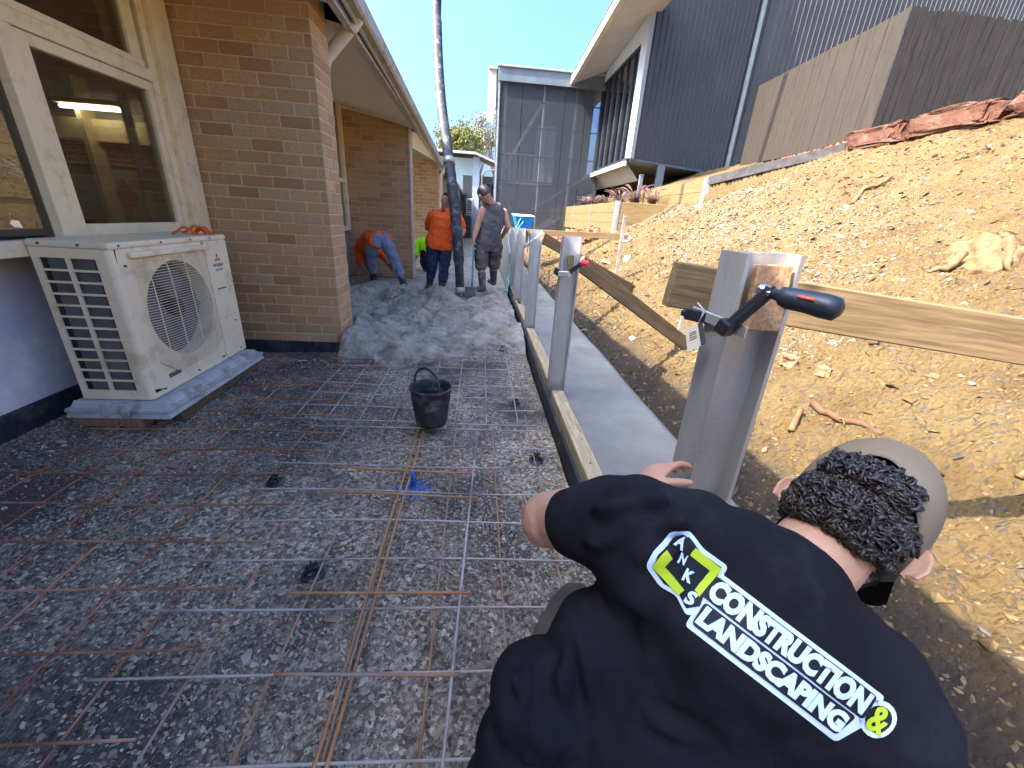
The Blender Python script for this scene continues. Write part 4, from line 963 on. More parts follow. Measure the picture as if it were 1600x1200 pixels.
# ================================================================ purple fountain grass
M['pgrass'] = stone('purple_grass', [(0, (.045,.018,.02)), (.5, (.09,.035,.04)), (.8, (.13,.07,.045)), (1, (.19,.15,.08))])
M['plume'] = stone('grass_plume', [(0, (.11,.045,.055)), (.6, (.17,.09,.09)), (1, (.26,.19,.16))])
def grass_clump(x, y, z, h, label, nb=260, npl=16):
    t = thing('fountain_grass', (x, y, z), label, 'grass plant', 'purple fountain grass above the sleeper wall')
    vs = []; fs = []; cs = []
    for b in range(nb):
        a = random.random()*2*PI; sp = random.uniform(.15, .9)*h; hh = h*random.uniform(.5, .95); w = random.uniform(.004, .008); c = random.random(); pr = None
        for i in range(6):
            u = i/5; px = x+math.cos(a)*sp*u**1.6; py = y+math.sin(a)*sp*u**1.6; pz = z+hh*(u-.38*u**3); ww = w*(1-u)+.001
            i0 = len(vs); vs += [(px-math.sin(a)*ww, py+math.cos(a)*ww, pz), (px+math.sin(a)*ww, py-math.cos(a)*ww, pz)]; cs += [c, c]
            if pr is not None: fs.append((pr, pr+1, i0+1, i0))
            pr = i0
    from_np('blades', np.array(vs), np.array(fs), M['pgrass'], t, cols=np.array(cs))
    bm = B(); lay = bm.verts.layers.float.new('rnd')
    for b in range(npl):
        a = random.random()*2*PI; sp = random.uniform(.3, .8)*h; hh = h*random.uniform(.9, 1.2)
        P = [(x+math.cos(a)*sp*u**1.8, y+math.sin(a)*sp*u**1.8, z+hh*(u-.30*u**4)) for u in [.5+.5*i/7 for i in range(8)]]
        v_ = tube(bm, P, [.002,.004,.008,.011,.012,.010,.007,.002], 6); c = random.random()
        for v in v_: v[lay] = c
    obj('plume', bm, M['plume'], t, True); return t
gl = ['nearest purple fountain grass with green tinged base at the right of the planted row', 'tall purple fountain grass with the pale arching plume', 'purple fountain grass third from the right in the planted row', 'low purple fountain grass in the middle of the planted row', 'purple fountain grass near the screened stair tower', 'farthest purple fountain grass beside the screened tower']
for k, (x, y, h) in enumerate(((4.45,11.2,.60), (4.15,11.7,.72), (4.0,12.5,.62), (3.95,13.6,.5), (3.85,14.8,.55), (3.8,16.0,.55))): grass_clump(x, y, 1.70, h, gl[k])
# ================================================================ grey clad building
gb2 = thing('clad_building', (4.3, 13, 3), 'large dark grey metal clad building overhanging the garden beds on a steel column', 'building')
CX, CY, CZ = 4.29, 13.0, 3.08; DX, DY = 8.17, 14.8; TOP = 9.5
dv = V((DX-CX, DY-CY, 0)); Lc = dv.length; dv.normalize(); nv = V((dv.y, -dv.x, 0))
def ribbed(name, o, u, nrm, L, z0, z1, pitch, rib, m, parent):
    bm = B(); u = V(u); nrm = V(nrm); o = V(o); n = int(L/pitch)
    P = []
    for k in range(n):
        b = k*pitch; P += [(b, 0), (b+pitch-rib, 0), (b+pitch-rib+.002, .028), (b+pitch-.002, .028)]
    P.append((n*pitch, 0))
    lo = [bm.verts.new(o+u*a+nrm*e+V((0,0,z0))) for a, e in P]; hi = [bm.verts.new(o+u*a+nrm*e+V((0,0,z1))) for a, e in P]
    for k in range(len(P)-1): bm.faces.new((lo[k], lo[k+1], hi[k+1], hi[k]))
    return obj(name, bm, m, parent)
ribbed('cladding', (CX, CY, 0), dv, nv, Lc-.02, CZ, TOP, .205, .03, M['clad'], gb2)
ribbed('cladding', (DX+.10, DY+.05, 0), (.985,.17,0), (.17,-.985,0), 16, 2.9, TOP, .205, .03, M['clad'], gb2)
bm = B(); prism(bm, [(CX-.02,CY-.03,CZ-.06), (DX,DY-.03,CZ-.06), (DX,DY-.03,CZ), (CX-.02,CY-.03,CZ)], (0,.09,0)); obj('base_flashing', bm, M['clad_trim'], gb2)
bm = B(); prism(bm, [(CX-.02,CY-.035,CZ), (CX+.10,CY+.01,CZ), (CX+.10,CY+.01,TOP), (CX-.02,CY-.035,TOP)], (-.13,.10,0)); obj('corner_trim', bm, M['white_trim'], gb2)
bm = B(); box(bm, DX-.02, DX+.09, DY-.11, DY, 2.7, TOP, .02); obj('downpipe', bm, pm('grey_green', (.20,.22,.19), (.26,.28,.24), 3, .5, 0), gb2)
# body behind cladding
bm = B(); prism(bm, [(CX+1.4,CY+.82,CZ+.02), (DX+.1,DY+.12,CZ+.02), (24.5,17.6,CZ+.02), (24.5,20,CZ+.02), (CX+1.4,17.2,CZ+.02)], (0,0,TOP-CZ)); obj('core', bm, M['clad'], gb2)
# glazed side wall (faces -X), y 13.1 -> 17.2
bm = B(); GT = 5.85
box(bm, CX-.06, CX+.04, 13.10, 17.3, GT, 6.6, .003); obj('wall_head', bm, M['belly'], gb2)
wg = None
bm = B()
for y in (13.12, 13.75, 14.35, 15.0, 15.65, 16.3, 17.0): box(bm, CX-.07, CX+.02, y, y+.06, CZ-.02, GT, .003)
box(bm, CX-.07, CX+.02, 13.1, 17.1, GT-.08, GT-.002, .003); box(bm, CX-.07, CX+.02, 13.1, 17.1, CZ-.06, CZ+.03, .003)
wg = obj('window', bm, M['frame_dark'], gb2)
for a, b in ((13.18,13.75), (13.81,14.35), (14.41,15.0), (15.06,15.65), (15.71,16.3), (16.36,17.0)):
    bm = B(); box(bm, CX-.02, CX-.014, a, b, CZ+.03, GT-.08); obj('pane', bm, M['glass2'], wg)
bm = B()
for y in (14.6, 15.3, 16.0): box(bm, CX+.3, CX+.36, y, y+.05, CZ, GT)
obj('inner_post', bm, M['white_trim'], wg)
# raised roof with deep soffit, edge parallel to the path
bm = B(); prism(bm, [(3.15,11.2,6.06), (CX+.3,11.2,6.6), (CX+.3,11.2,6.75), (3.12,11.2,6.22)], (0,6.2,-.35)); obj('soffit', bm, M['belly'], gb2)
bm = B(); prism(bm, [(3.02,11.15,6.02), (3.15,11.15,6.02), (3.15,11.15,6.26), (3.02,11.15,6.26)], (0,6.25,-.35)); obj('gutter', bm, M['gutter'], gb2)
bm = B(); prism(bm, [(3.0,11.1,6.262), (CX+.4,11.1,6.80), (CX+.4,11.1,6.84), (3.0,11.1,6.30)], (0,6.3,-.35)); obj('roof', bm, M['clad_trim'], gb2)
# pale underside and column
bm = B(); prism(bm, [(CX-.05,CY+.1,CZ-.02), (DX-.1,DY+.05,CZ-.02), (DX,22,CZ-.02), (CX-.05,22,CZ-.02)], (0,0,-.04)); obj('underside', bm, M['belly'], gb2)
bm = B(); prism(bm, [(CX-.08,CY+.16,CZ-.065), (CX+.5,CY+.6,2.62), (CX+.5,21,2.62), (CX-.08,21,CZ-.065)], (.04,0,-.05)); obj('sloping_lining', bm, M['belly'], gb2)
bm = B(); box(bm, CX-.16, CX-.06, 13.1, 17.0, CZ-.20, CZ-.07, .01); obj('ledge', bm, M['white_trim'], gb2)
bm = B(); box(bm, 5.32, 5.52, 13.35, 13.50, 1.7, CZ-.07, .004); obj('column', bm, M['clad_trim'], gb2)
bm = B(); lay = bm.verts.layers.float.new('rnd'); bricks(bm, lay, (5.0,17.0,2.0), (1,-.28,0), 4.6, 1.05, (-.28,-1,0)); pb = obj('brick_base', bm, pm('yellow_brick', (.34,.25,.12), (.44,.33,.17), 9, .9, .002), gb2)
bm = B(); prism(bm, [(5.0,17.01,1.9), (9.6,15.73,1.9), (9.6,15.73,3.04), (5.0,17.01,3.04)], (.03,.1,0)); obj('mortar', bm, M['mortar'], pb)
bm = B(); box(bm, 4.3, 10, 20.9, 21, 1.6, 3.05); obj('back_wall', bm, M['frame_dark'], gb2)
o = thing('bollard_post', (4.55,12.6,1.7), 'short dark square post among the purple grass', 'post')
bm = B(); box(bm, 4.56, 4.66, 12.7, 12.8, 1.6, 2.62, .008); obj('shaft', bm, M['clad_trim'], o)
bm = B(); box(bm, 4.55, 4.67, 12.69, 12.81, 2.622, 2.65, .006); obj('cap', bm, M['clad_trim'], o)
# bed soil between the two sleeper walls
bm = B(); q = [bm.verts.new(p) for p in ((3.41,10.68,1.70), (4.9,10.68,1.70), (4.9,24,1.70), (3.41,24,1.70))]; bm.faces.new(q); struct('garden_bed', bm, M['clay'])
bm = B(); q = [bm.verts.new(p) for p in ((4.88,9.4,2.10), (10,9.4,2.10), (10,24,2.10), (4.88,24,2.10))]; bm.faces.new(q); struct('upper_garden_bed', bm, M['clay'])
# ================================================================ stair tower behind dark mesh screen
tw = thing('stair_tower', (2.6, 17, .5), 'tall stair tower wrapped in dark see-through mesh screen', 'stair tower')
t = MT('mesh_screen'); t.t.nodes.remove(t.p); tr = t.n('ShaderNodeBsdfTransparent'); df = t.n('ShaderNodeBsdfDiffuse'); df.inputs[0].default_value = (.05,.055,.06,1); mx = t.n('ShaderNodeMixShader'); mx.inputs[0].default_value = .48
t.l(tr.outputs[0], mx.inputs[1]); t.l(df.outputs[0], mx.inputs[2]); t.l(mx.outputs[0], t.out.inputs[0]); M['screen'] = t.m
TX0, TX1, TY, TZ0, TZ1 = .60, 4.45, 17.0, .2, 5.62
bm = B(); box(bm, TX0-.10, TX1+.05, TY-.18, TY+4, TZ1, TZ1+.40, .01); obj('roof_fascia', bm, M['clad_trim'], tw)
bm = B(); box(bm, TX0-.14, TX1+.02, TY-.24, TY+4.1, TZ1+.40, TZ1+.46, .01); obj('roof', bm, M['roofm'], tw)
for k in range(5):
    a, b = TX0+k*.77, TX0+(k+1)*.77
    bm = B(); box(bm, a+.01, b-.01, TY-.06, TY-.05, TZ0, TZ1); obj('screen_panel', bm, M['screen'], tw)
bm = B(); box(bm, TX0-.012, TX0-.004, TY-.05, TY+4, TZ0, TZ1); obj('screen_panel', bm, M['screen'], tw)
bm = B(); box(bm, TX0-.08, TX0-.03, TY-.10, TY-.05, TZ0-.4, TZ1, .004); obj('corner_post', bm, M['gutter_blue'], tw)
MF = pm('frame_grey', (.32,.33,.34), (.42,.43,.44), 3, .5, 0)
for x in (TX0+.16, TX0+1.54, TX0+2.7, TX1-.1):
    bm = B(); box(bm, x, x+.07, TY, TY+.08, TZ0, TZ1, .003); obj('column', bm, MF, tw)
for z in (1.5, 2.55, 3.4, 4.3, 5.1):
    bm = B(); box(bm, TX0, TX1, TY-.045, TY-.015, z, z+.035); obj('rail', bm, M['frame_dark'], tw)
for z in (2.48, ):
    bm = B(); box(bm, TX0+.2, TX0+1.6, TY+.09, TY+.2, z, z+.14, .004); obj('beam', bm, MF, tw)
bm = B(); bar(bm, (TX0+.2,TY+.12,2.85), (TX0+1.5,TY+.12,5.1), .10, .10); obj('diagonal_brace', bm, MF, tw)
bm = B(); bar(bm, (TX0+.12,TY+.12,2.4), (TX0+.95,TY+.12,.9), .09, .09); obj('diagonal_brace', bm, MF, tw)
bm = B(); box(bm, TX0, TX1, TY+3.9, TY+4, TZ0, TZ1); box(bm, TX0+1.6, TX1, TY+2.0, TY+2.08, 2.6, TZ1); obj('back_wall', bm, pm('tower_wall', (.10,.105,.11), (.14,.145,.15), 2, .7, 0), tw)
bm = B(); box(bm, TX0+1.62, TX0+2.35, TY+1.9, TY+1.95, 2.7, 4.75); wd = obj('window', bm, flat('pale_glass', (.42,.50,.62), .15, .6), tw)
bm = B()
for x in (TX0+1.58, TX0+2.0, TX0+2.35): box(bm, x, x+.06, TY+1.86, TY+1.90, 2.65, 4.8)
for z in (2.65, 3.2, 3.9, 4.75): box(bm, TX0+1.6, TX0+2.4, TY+1.86, TY+1.90, z, z+.05)
obj('window_frame', bm, MF, wd)
bm = B()
for k in range(9): box(bm, TX0+1.5+.27*k, TX0+1.8+.27*k, TY+.9, TY+1.9, .75+.17*k, .80+.17*k)
obj('stair_flight', bm, M['hardwood'], tw)
bm = B(); bar(bm, (TX0+1.5,TY+.85,1.65), (TX0+3.8,TY+.85,3.1), .04, .05); bar(bm, (TX0+1.5,TY+.85,.72), (TX0+3.8,TY+.85,2.17), .05, .22); obj('handrail', bm, MF, tw)
for k in range(7):
    bm = B(); x = TX0+.3+.19*k; tube(bm, [(x,TY+.5,2.6), (x,TY+.5,3.5)], .012, 6); obj('baluster', bm, MF, tw)
bm = B(); box(bm, TX0+.25, TX0+1.5, TY+.5, TY+1.6, 2.52, 2.6); box(bm, TX0+.25, TX0+1.5, TY+.48, TY+.52, 3.5, 3.55); obj('landing', bm, MF, tw)
bm = B()
for k in range(9): box(bm, TX0-.42, TX0-.16, TY+.1+.42*k, TY+.13+.42*k, TZ1-.75+.02*k, TZ1+.38)
box(bm, TX0-.44, TX0-.14, TY, TY+3.9, TZ1+.37, TZ1+.44); obj('louvre', bm, M['gutter'], tw)
# ================================================================ timber fence on the crest
FXc, FYc, FZb, FZt = 6.83, 7.83, 2.92, 4.80
fa = thing('timber_fence', (FXc, 9.7, FZb), 'weathered brown paling fence running away up the crest beside the grey building', 'fence')
fb2 = thing('timber_fence', (9.5, FYc, FZb), 'black paling fence facing the camera above the red rocks', 'fence')
def palings(t, a, b, nrm, m, jz, pw=.118, gap=.008):
    a = V(a); b = V(b); d = (b-a).normalized(); L = (b-a).length; n = int(L/(pw+gap)); nrm = V(nrm)
    for k in range(n):
        p = a+d*(k*(pw+gap)); lean = random.uniform(-.004,.004); jj = random.uniform(-jz,jz); off = nrm*random.uniform(0,.008)
        bm = B(); z0, z1 = FZb, FZt+jj+(b.z-a.z)*k/n
        prism(bm, [p+off+V((0,0,z0-p.z)), p+d*pw+off+V((0,0,z0-p.z)), p+d*(pw+lean)+off+V((0,0,z1-p.z)), p+d*lean+off+V((0,0,z1-p.z+random.uniform(-.008,.008)))], nrm*-.018)
        obj('paling', bm, m, t)
palings(fa, (FXc,FYc+.02,FZb), (FXc,11.75,FZb-.12), (-1,0,0), M['fence_a'], .004, .112, .003)
palings(fb2, (FXc+.03,FYc,FZb), (12.0,FYc,FZb), (0,-1,0), M['fence_b'], .02, .125, .012)
bm = B(); box(bm, FXc-.004, FXc+.10, FYc-.005, FYc+.11, FZb-.2, FZt+.02, .004); obj('post', bm, M['fence_b'], fb2)
bm = B(); prism(bm, [(FXc-.05,FYc+.1,FZb-.22), (FXc-.05,11.8,FZb-.34), (FXc-.05,11.8,FZb-.12), (FXc-.05,FYc+.1,FZb+.01)], (.03,0,0)); obj('plinth_board', bm, M['fence_a'], fa)
bm = B(); box(bm, FXc+.05, 12, FYc+.02, FYc+.06, 3.2, 3.3); box(bm, FXc+.05, 12, FYc+.02, FYc+.06, 4.4, 4.5); obj('rail', bm, M['fence_b'], fb2)
# ================================================================ far buildings
fbg = thing('school_building', (-.6, 24, 0), 'distant pale green building with verandah roof and strip windows behind the workers', 'building')
M['pgreen'] = pm('pale_green_wall', (.30,.37,.36), (.38,.45,.43), 1.5, .7, 0)
bm = B(); box(bm, -6, -.35, 24, 30, 0, 4.0); obj('wall', bm, M['pgreen'], fbg)
bm = B(); box(bm, -.35, 1.2, 25, 30, 0, 2.0); box(bm, -.35, 1.2, 25, 30, 2.95, 3.3); obj('wall', bm, M['pgreen'], fbg)
bm = B(); prism(bm, [(-6,23.2,4.25), (-.3,23.2,4.22), (1.6,23.2,3.55), (1.6,23.2,3.47), (-.3,23.2,4.12), (-6,23.2,4.13)], (0,7,.5)); obj('roof', bm, M['white_trim'], fbg)
bm = B(); box(bm, -.42, -.08, 23.6, 24, 0, 4.05, .01); obj('pillar', bm, pm('blue_grey_pillar', (.26,.31,.34), (.32,.37,.40), 2, .6, 0), fbg)
bm = B(); box(bm, -.95, -.5, 23.93, 23.99, 0, 3.2); obj('louvre', bm, M['clad'], fbg)
bm = B(); tube(bm, [(.05,23.7,.2), (.05,23.7,3.2), (.2,23.6,3.45), (.9,23.4,3.55), (1.0,23.3,3.75)], .055, 8); obj('downpipe', bm, M['gutter'], fbg, True)
bm = B(); 
for k in range(6): box(bm, -.2+.24*k, -.16+.24*k, 24.9, 25.0, 2.0, 2.95)
box(bm, -.3, 1.2, 24.88, 25.0, 1.95, 2.03); box(bm, -.3, 1.2, 24.88, 25.0, 2.92, 3.0); ww = obj('window', bm, M['gutter'], fbg)
bm = B(); box(bm, -.3, 1.2, 24.95, 24.97, 2.0, 2.95); obj('pane', bm, M['glass2'], ww)
aw = thing('air_conditioner', (-.45, 20, 1.5), 'small white window air conditioner seen far off between the two standing workers', 'air conditioner')
bm = B(); box(bm, -.62, -.30, 19.6, 20.0, 1.35, 1.95, .02); obj('case', bm, M['white_trim'], aw)
bm = B()
for k in range(7): box(bm, -.57, -.40, 19.585, 19.6, 1.42+.07*k, 1.455+.07*k)
obj('grille', bm, M['frame_dark'], aw)
bm = B(); box(bm, -.66, -.22, 19.55, 20.05, 1.26, 1.31, .005); obj('bracket', bm, M['white_trim'], aw)
aw = thing('air_conditioner', (-1.0, 16.5, 2), 'small cream wall air conditioner beneath the far end of the brick roof', 'air conditioner')
bm = B(); box(bm, -1.10, -.80, 16.4, 16.9, 1.75, 2.12, .02); obj('case', bm, M['white_trim'], aw)
bm = B()
for k in range(4): box(bm, -1.05, -.85, 16.385, 16.4, 1.80+.07*k, 1.83+.07*k)
obj('grille', bm, M['frame_dark'], aw)
# ================================================================ trees behind
M['bark'] = pm('bark', (.16,.13,.10), (.28,.23,.18), 9, .9, .01, 20)
def tree(x, y, H0, crad, zc, label, stops, n=9000, seed=1, leaf=.09, name='gum_tree'):
    r = np.random.default_rng(seed); t = thing(name, (x, y, 0), label, 'tree')
    bm = B(); tube(bm, [(x,y,-.3), (x+.1,y,H0*.3), (x-.1,y+.1,H0*.6)], [.22,.17,.11], 8)
    cl = []
    for k in range(26):
        a = r.random()*2*PI; rr = crad*r.random()**.6; cz_ = zc+(r.random()-.35)*crad*1.5*(1-.3*(rr/crad)); c = (x+rr*math.cos(a), y+rr*math.sin(a), cz_); cl.append(c)
        tube(bm, [(x-.05,y,H0*.45), ((x+c[0])/2,(y+c[1])/2,(H0*.55+c[2])/2), c], [.06,.035,.008], 5)
    obj('trunk', bm, M['bark'], t, True)
    cl = np.array(cl); i = r.integers(0, len(cl), n); P = cl[i]+r.normal(0, crad*.17, (n, 3))
    d1 = r.normal(0, 1, (n, 3)); d1 /= np.linalg.norm(d1, axis=1)[:, None]; d2 = np.cross(d1, r.normal(0, 1, (n, 3))); d2 /= np.linalg.norm(d2, axis=1)[:, None]
    s = leaf*(.6+.8*r.random(n))[:, None]
    v = np.stack([P-d1*s, P+d2*s*.35, P+d1*s, P-d2*s*.35], 1).reshape(-1, 3); f = np.arange(4*n).reshape(n, 4)
    from_np('crown', v, f, stone(name+'_leaf%d' % seed, stops), t, cols=np.repeat(np.clip(r.random(n)*.6+.4*((i % 5)/5), 0, 1), 4)); return t
gstops = [(0, (.05,.08,.03)), (.5, (.12,.17,.06)), (1, (.26,.30,.12))]
ystops = [(0, (.08,.085,.02)), (.5, (.16,.16,.04)), (1, (.28,.26,.07))]
pst = [(0, (.12,.14,.09)), (.5, (.28,.28,.20)), (1, (.45,.42,.33))]
tree(-1.9, 36, 6.5, 1.6, 6.0, 'yellow green tree just right of the concrete hose above the far roof', ystops, 7000, 5, .10)
tree(-.6, 40, 6.5, 1.7, 6.6, 'thin grey green gum tree in the middle above the far roof', gstops, 5500, 6, .10)
tree(1.3, 38, 8.5, 1.8, 7.4, 'tall sparse gum tree with pale leaves beside the screened tower', pst, 5200, 7, .09)
# ================================================================ wheelbarrow, rope, level board
wb = thing('wheelbarrow', (1.0, 10, .9), 'bright blue wheelbarrow tray seen end on beyond the last posts', 'wheelbarrow')
tb = flat('tray_blue', (.04,.32,.55), .4, .5)
bm = B(); lo = [(.87,9.85,1.02), (1.14,9.85,1.02), (1.14,10.4,1.0), (.87,10.4,1.0)]; hi = [(.79,9.75,1.33), (1.22,9.75,1.33), (1.24,10.55,1.36), (.77,10.55,1.36)]
a = [bm.verts.new(p) for p in lo]; b = [bm.verts.new(p) for p in hi]; bm.faces.new(a[::-1])
for k in range(4): bm.faces.new((a[k], a[(k+1) % 4], b[(k+1) % 4], b[k]))
bmesh.ops.solidify(bm, geom=bm.faces[:], thickness=.006); obj('tray', bm, tb, wb)
bm = B(); tube(bm, [V(p) for p in hi]+[V(hi[0])], .014, 8); obj('rim', bm, flat('rim_pale', (.45,.60,.68), .4), wb, True)
for x in (.86, 1.15):
    bm = B(); tube(bm, [(x,9.75,.97), (x,10.9,.98)], .016, 8); tube(bm, [(x,9.95,.97), (x-.02,9.90,.55)], .013, 8); obj('leg_frame', bm, M['galv'], wb, True)
bm = B(); lathe(bm, [(.10,-.035),(.17,-.03),(.185,0),(.17,.03),(.10,.035)], 20); bmesh.ops.transform(bm, matrix=Matrix.Translation((1.0,10.75,.72)) @ Matrix.Rotation(PI/2,4,'Y'), verts=bm.verts[:]); obj('wheel', bm, M['black_rubber'], wb, True)
def ropeo(pts, r, m, label, name='rope', cat='rope'):
    bm = B(); P = []
    for i in range(len(pts)-1):
        for j in range(6):
            t = j/6; P.append(V(pts[i]).lerp(V(pts[i+1]), t)+V((.012*math.sin(i*9+j*2.1), 0, .010*math.cos(i*5+j*1.7))))
    P.append(V(pts[-1])); tube(bm, P, r, 6); o = obj(name, bm, m, None, True); tag(o, label, cat); return o
ropeo([(.93,9.9,1.30), (.72,8.6,1.08), (.60,7.9,.92), (.56,7.5,.55), (.50,7.1,.20), (.44,6.8,.14)], .013, flat('rope_green', (.10,.42,.26), .7), 'tangled pale green rope hanging over the far posts')
ropeo([(.98,9.8,1.22), (.70,8.5,1.0), (.55,7.6,.80), (.51,7.0,.40), (.47,6.6,.15)], .010, flat('rope_teal', (.25,.52,.45), .7), 'thinner teal rope beside the green one at the far posts')
sb = thing('form_sheet', (.55, 9, .2), 'grey plywood sheet standing on edge along the far posts', 'sheet')
bm = B(); prism(bm, [(.50,7.0,.02), (.56,13,.02), (.56,13,1.02), (.54,8.2,.95), (.50,7.0,.72)], (.018,0,0)); obj('board', bm, pm('ply_grey', (.20,.19,.16), (.30,.28,.24), 5, .8, .001), sb)
# ================================================================ concrete pump hose
hp_ = [Yp(719,458,6.12), Yp(717.5,420,6.15), Yp(715,380,6.2), Yp(712,340,6.3), Yp(708,305,6.45), Yp(704,272,6.65), Yp(698,225,7.0), Yp(690,165,7.45), Yp(685,100,7.9), Yp(683,40,8.3), Yp(683,-15,8.6), (-.62,8.75,7.6), (-.2,8.8,9.6), (.6,8.8,11.5)]
P = []
for i in range(len(hp_)-1):
    p0, p1, p2, p3 = V(hp_[max(i-1,0)]), V(hp_[i]), V(hp_[i+1]), V(hp_[min(i+2,len(hp_)-1)])
    for j in range(6):
        t = j/6; P.append(.5*((2*p1)+(p2-p0)*t+(2*p0-5*p1+4*p2-p3)*t*t+(3*p1-p0-3*p2+p3)*t**3))
P.append(V(hp_[-1]))
ho = thing('pump_hose', (-.27,6.12,.1), 'long dark concrete pump hose hanging down from above between the workers', 'hose')
bm = B(); tube(bm, P, [.064]*8+[.078]*(len(P)-8), 14); obj('hose', bm, M['black_rubber'], ho, True)
bm = B(); tube(bm, P[0:3], .076, 14); obj('collar', bm, M['brown_steel'], ho, True)
bm = B(); tube(bm, P[32:34], .088, 14); obj('collar', bm, M['brown_steel'], ho, True)
# ================================================================ people
M['skin'] = pm('skin', (.42,.22,.125), (.50,.275,.165), 18, .55, .0009, 260, spec=.3, c3=(.46,.20,.14), sc3=12)
M['skin2'] = pm('tanned_skin', (.40,.20,.12), (.48,.26,.17), 14, .5, .0004, 120, spec=.35)
def cloth(name, a, b, sc=4, bump=.004, c3=None, rough=.9, sc3=5):
    t = MT(name); c = t.ramp(t.noise(sc, 5), [(.35, a), (.65, b)])
    if c3: c = t.mix(t.ramp(t.noise(sc3, 6, rough=.75), [(.52, (0,0,0)), (.68, (.8,.8,.8))]), c, c3)
    n = t.math('ADD', t.math('MULTIPLY', t.noise(13, 3, t.co((1,1,.5)), .5, .8), 1), t.math('MULTIPLY', t.noise(900, 1), .02)); t.bump(n, bump)
    return t.set(c, rough, 0, .08)
M['tee'] = cloth('black_tee', (.011,.0105,.0115), (.017,.0165,.018), 3, .010, (.026,.025,.026), .95)
M['hivis_o'] = cloth('hivis_orange', (.90,.115,.02), (.98,.15,.03), 4, .012)
M['hivis_g'] = cloth('hivis_green', (.30,.80,.02), (.36,.90,.03), 4, .012)
M['navy'] = cloth('navy_trousers', (.030,.038,.075), (.055,.065,.11), 4, .014, (.10,.11,.13))
M['jeans'] = cloth('blue_jeans', (.16,.20,.26), (.24,.28,.34), 4, .014, (.33,.34,.34))
M['greyshirt'] = cloth('grey_singlet', (.085,.080,.078), (.12,.115,.11), 4, .014)
M['shorts'] = cloth('dirty_shorts', (.075,.062,.052), (.12,.10,.085), 5, .012, (.26,.24,.21))
M['khaki'] = cloth('khaki_shorts', (.10,.085,.065), (.14,.12,.09), 5, .006)
M['gumboot'] = pm('muddy_gumboot', (.045,.045,.043), (.08,.078,.073), 9, .6, .002, 40, c3=(.24,.235,.21), sc3=6)
M['darkhair'] = pm('dark_hair', (.010,.007,.005), (.030,.018,.011), 30, .42, .002, 120, spec=.5)
M['blackcloth'] = cloth('black_cloth', (.012,.013,.02), (.025,.028,.04))
def meshed(name, bm, m, parent, vox=.008, smooth=4, disp=0, dsc=6., seed=0, fac=.6):
    bmesh.ops.recalc_face_normals(bm, faces=bm.faces[:])
    me = bpy.data.meshes.new('tmp'); bm.to_mesh(me); bm.free(); o = bpy.data.objects.new('tmp', me)
    r = o.modifiers.new('r', 'REMESH'); r.mode = 'VOXEL'; r.voxel_size = vox
    s = o.modifiers.new('s', 'SMOOTH'); s.iterations = smooth; s.factor = fac
    out = evalmesh(o); bpy.data.meshes.remove(me)
    if disp:
        nv = [v.normal.copy() for v in out.vertices]
        for v, nn in zip(out.vertices, nv):
            p = v.co*dsc+V((seed, 0, 0)); a = abs(noise.noise(V((p.x, p.y, p.z*.8)))); b = noise.noise(p*2.3)
            v.co += nn*disp*((.35-a)*1.6+b*.5)
    out.materials.clear(); out.materials.append(m); out.polygons.foreach_set('use_smooth', [True]*len(out.polygons)); out.name = name
    return link(name, out, parent)
def lerp(a, b, t): return V(a).lerp(V(b), t)
def torso(bm, J, k=0, hips=True, up=True, w=1.0, flare=0):
    sh = (J['shr']-J['shl']).normalized(); hp = (J['hpr']-J['hpl']).normalized(); ms = (J['shl']+J['shr'])/2
    P = []; 
    if hips: P += [(J['pel']-(J['wst']-J['pel']).normalized()*.09, hp, .15+k+flare, .115+k)]
    P += [(J['pel'], hp, .168+k+flare, .125+k), (J['wst'], (hp+sh)/2, .155+k, .115+k), (J['chs'], sh, .178+k, .125+k)]
    if up: P += [(lerp(J['chs'], ms, .75), sh, .180+k, .105+k), (lerp(ms, J['nck'], .55), sh, .115+k, .080+k), (J['nck'], sh, .064+k*.6, .064+k*.6)]
    tube(bm, [p[0] for p in P], [1]*len(P), 20, True, [(p[2]*w, p[3]*w) for p in P], [p[1] for p in P])
def limb(bm, pts, rs, n=14):
    out = []; rr = []
    for i in range(len(pts)-1):
        for j in range(4): out.append(lerp(pts[i], pts[i+1], j/4)); rr.append(rs[i]+(rs[i+1]-rs[i])*j/4)
    out.append(V(pts[-1])); rr.append(rs[-1]); tube(bm, out, rr, n)
    for p, r in ((out[0], rr[0]), (out[-1], rr[-1])):
        v = bmesh.ops.create_icosphere(bm, subdivisions=2, radius=r)['verts']; bmesh.ops.translate(bm, vec=p, verts=v)
    for p, r in zip(pts[1:-1], rs[1:-1]):
        v = bmesh.ops.create_icosphere(bm, subdivisions=2, radius=r*1.0)['verts']; bmesh.ops.translate(bm, vec=p, verts=v)
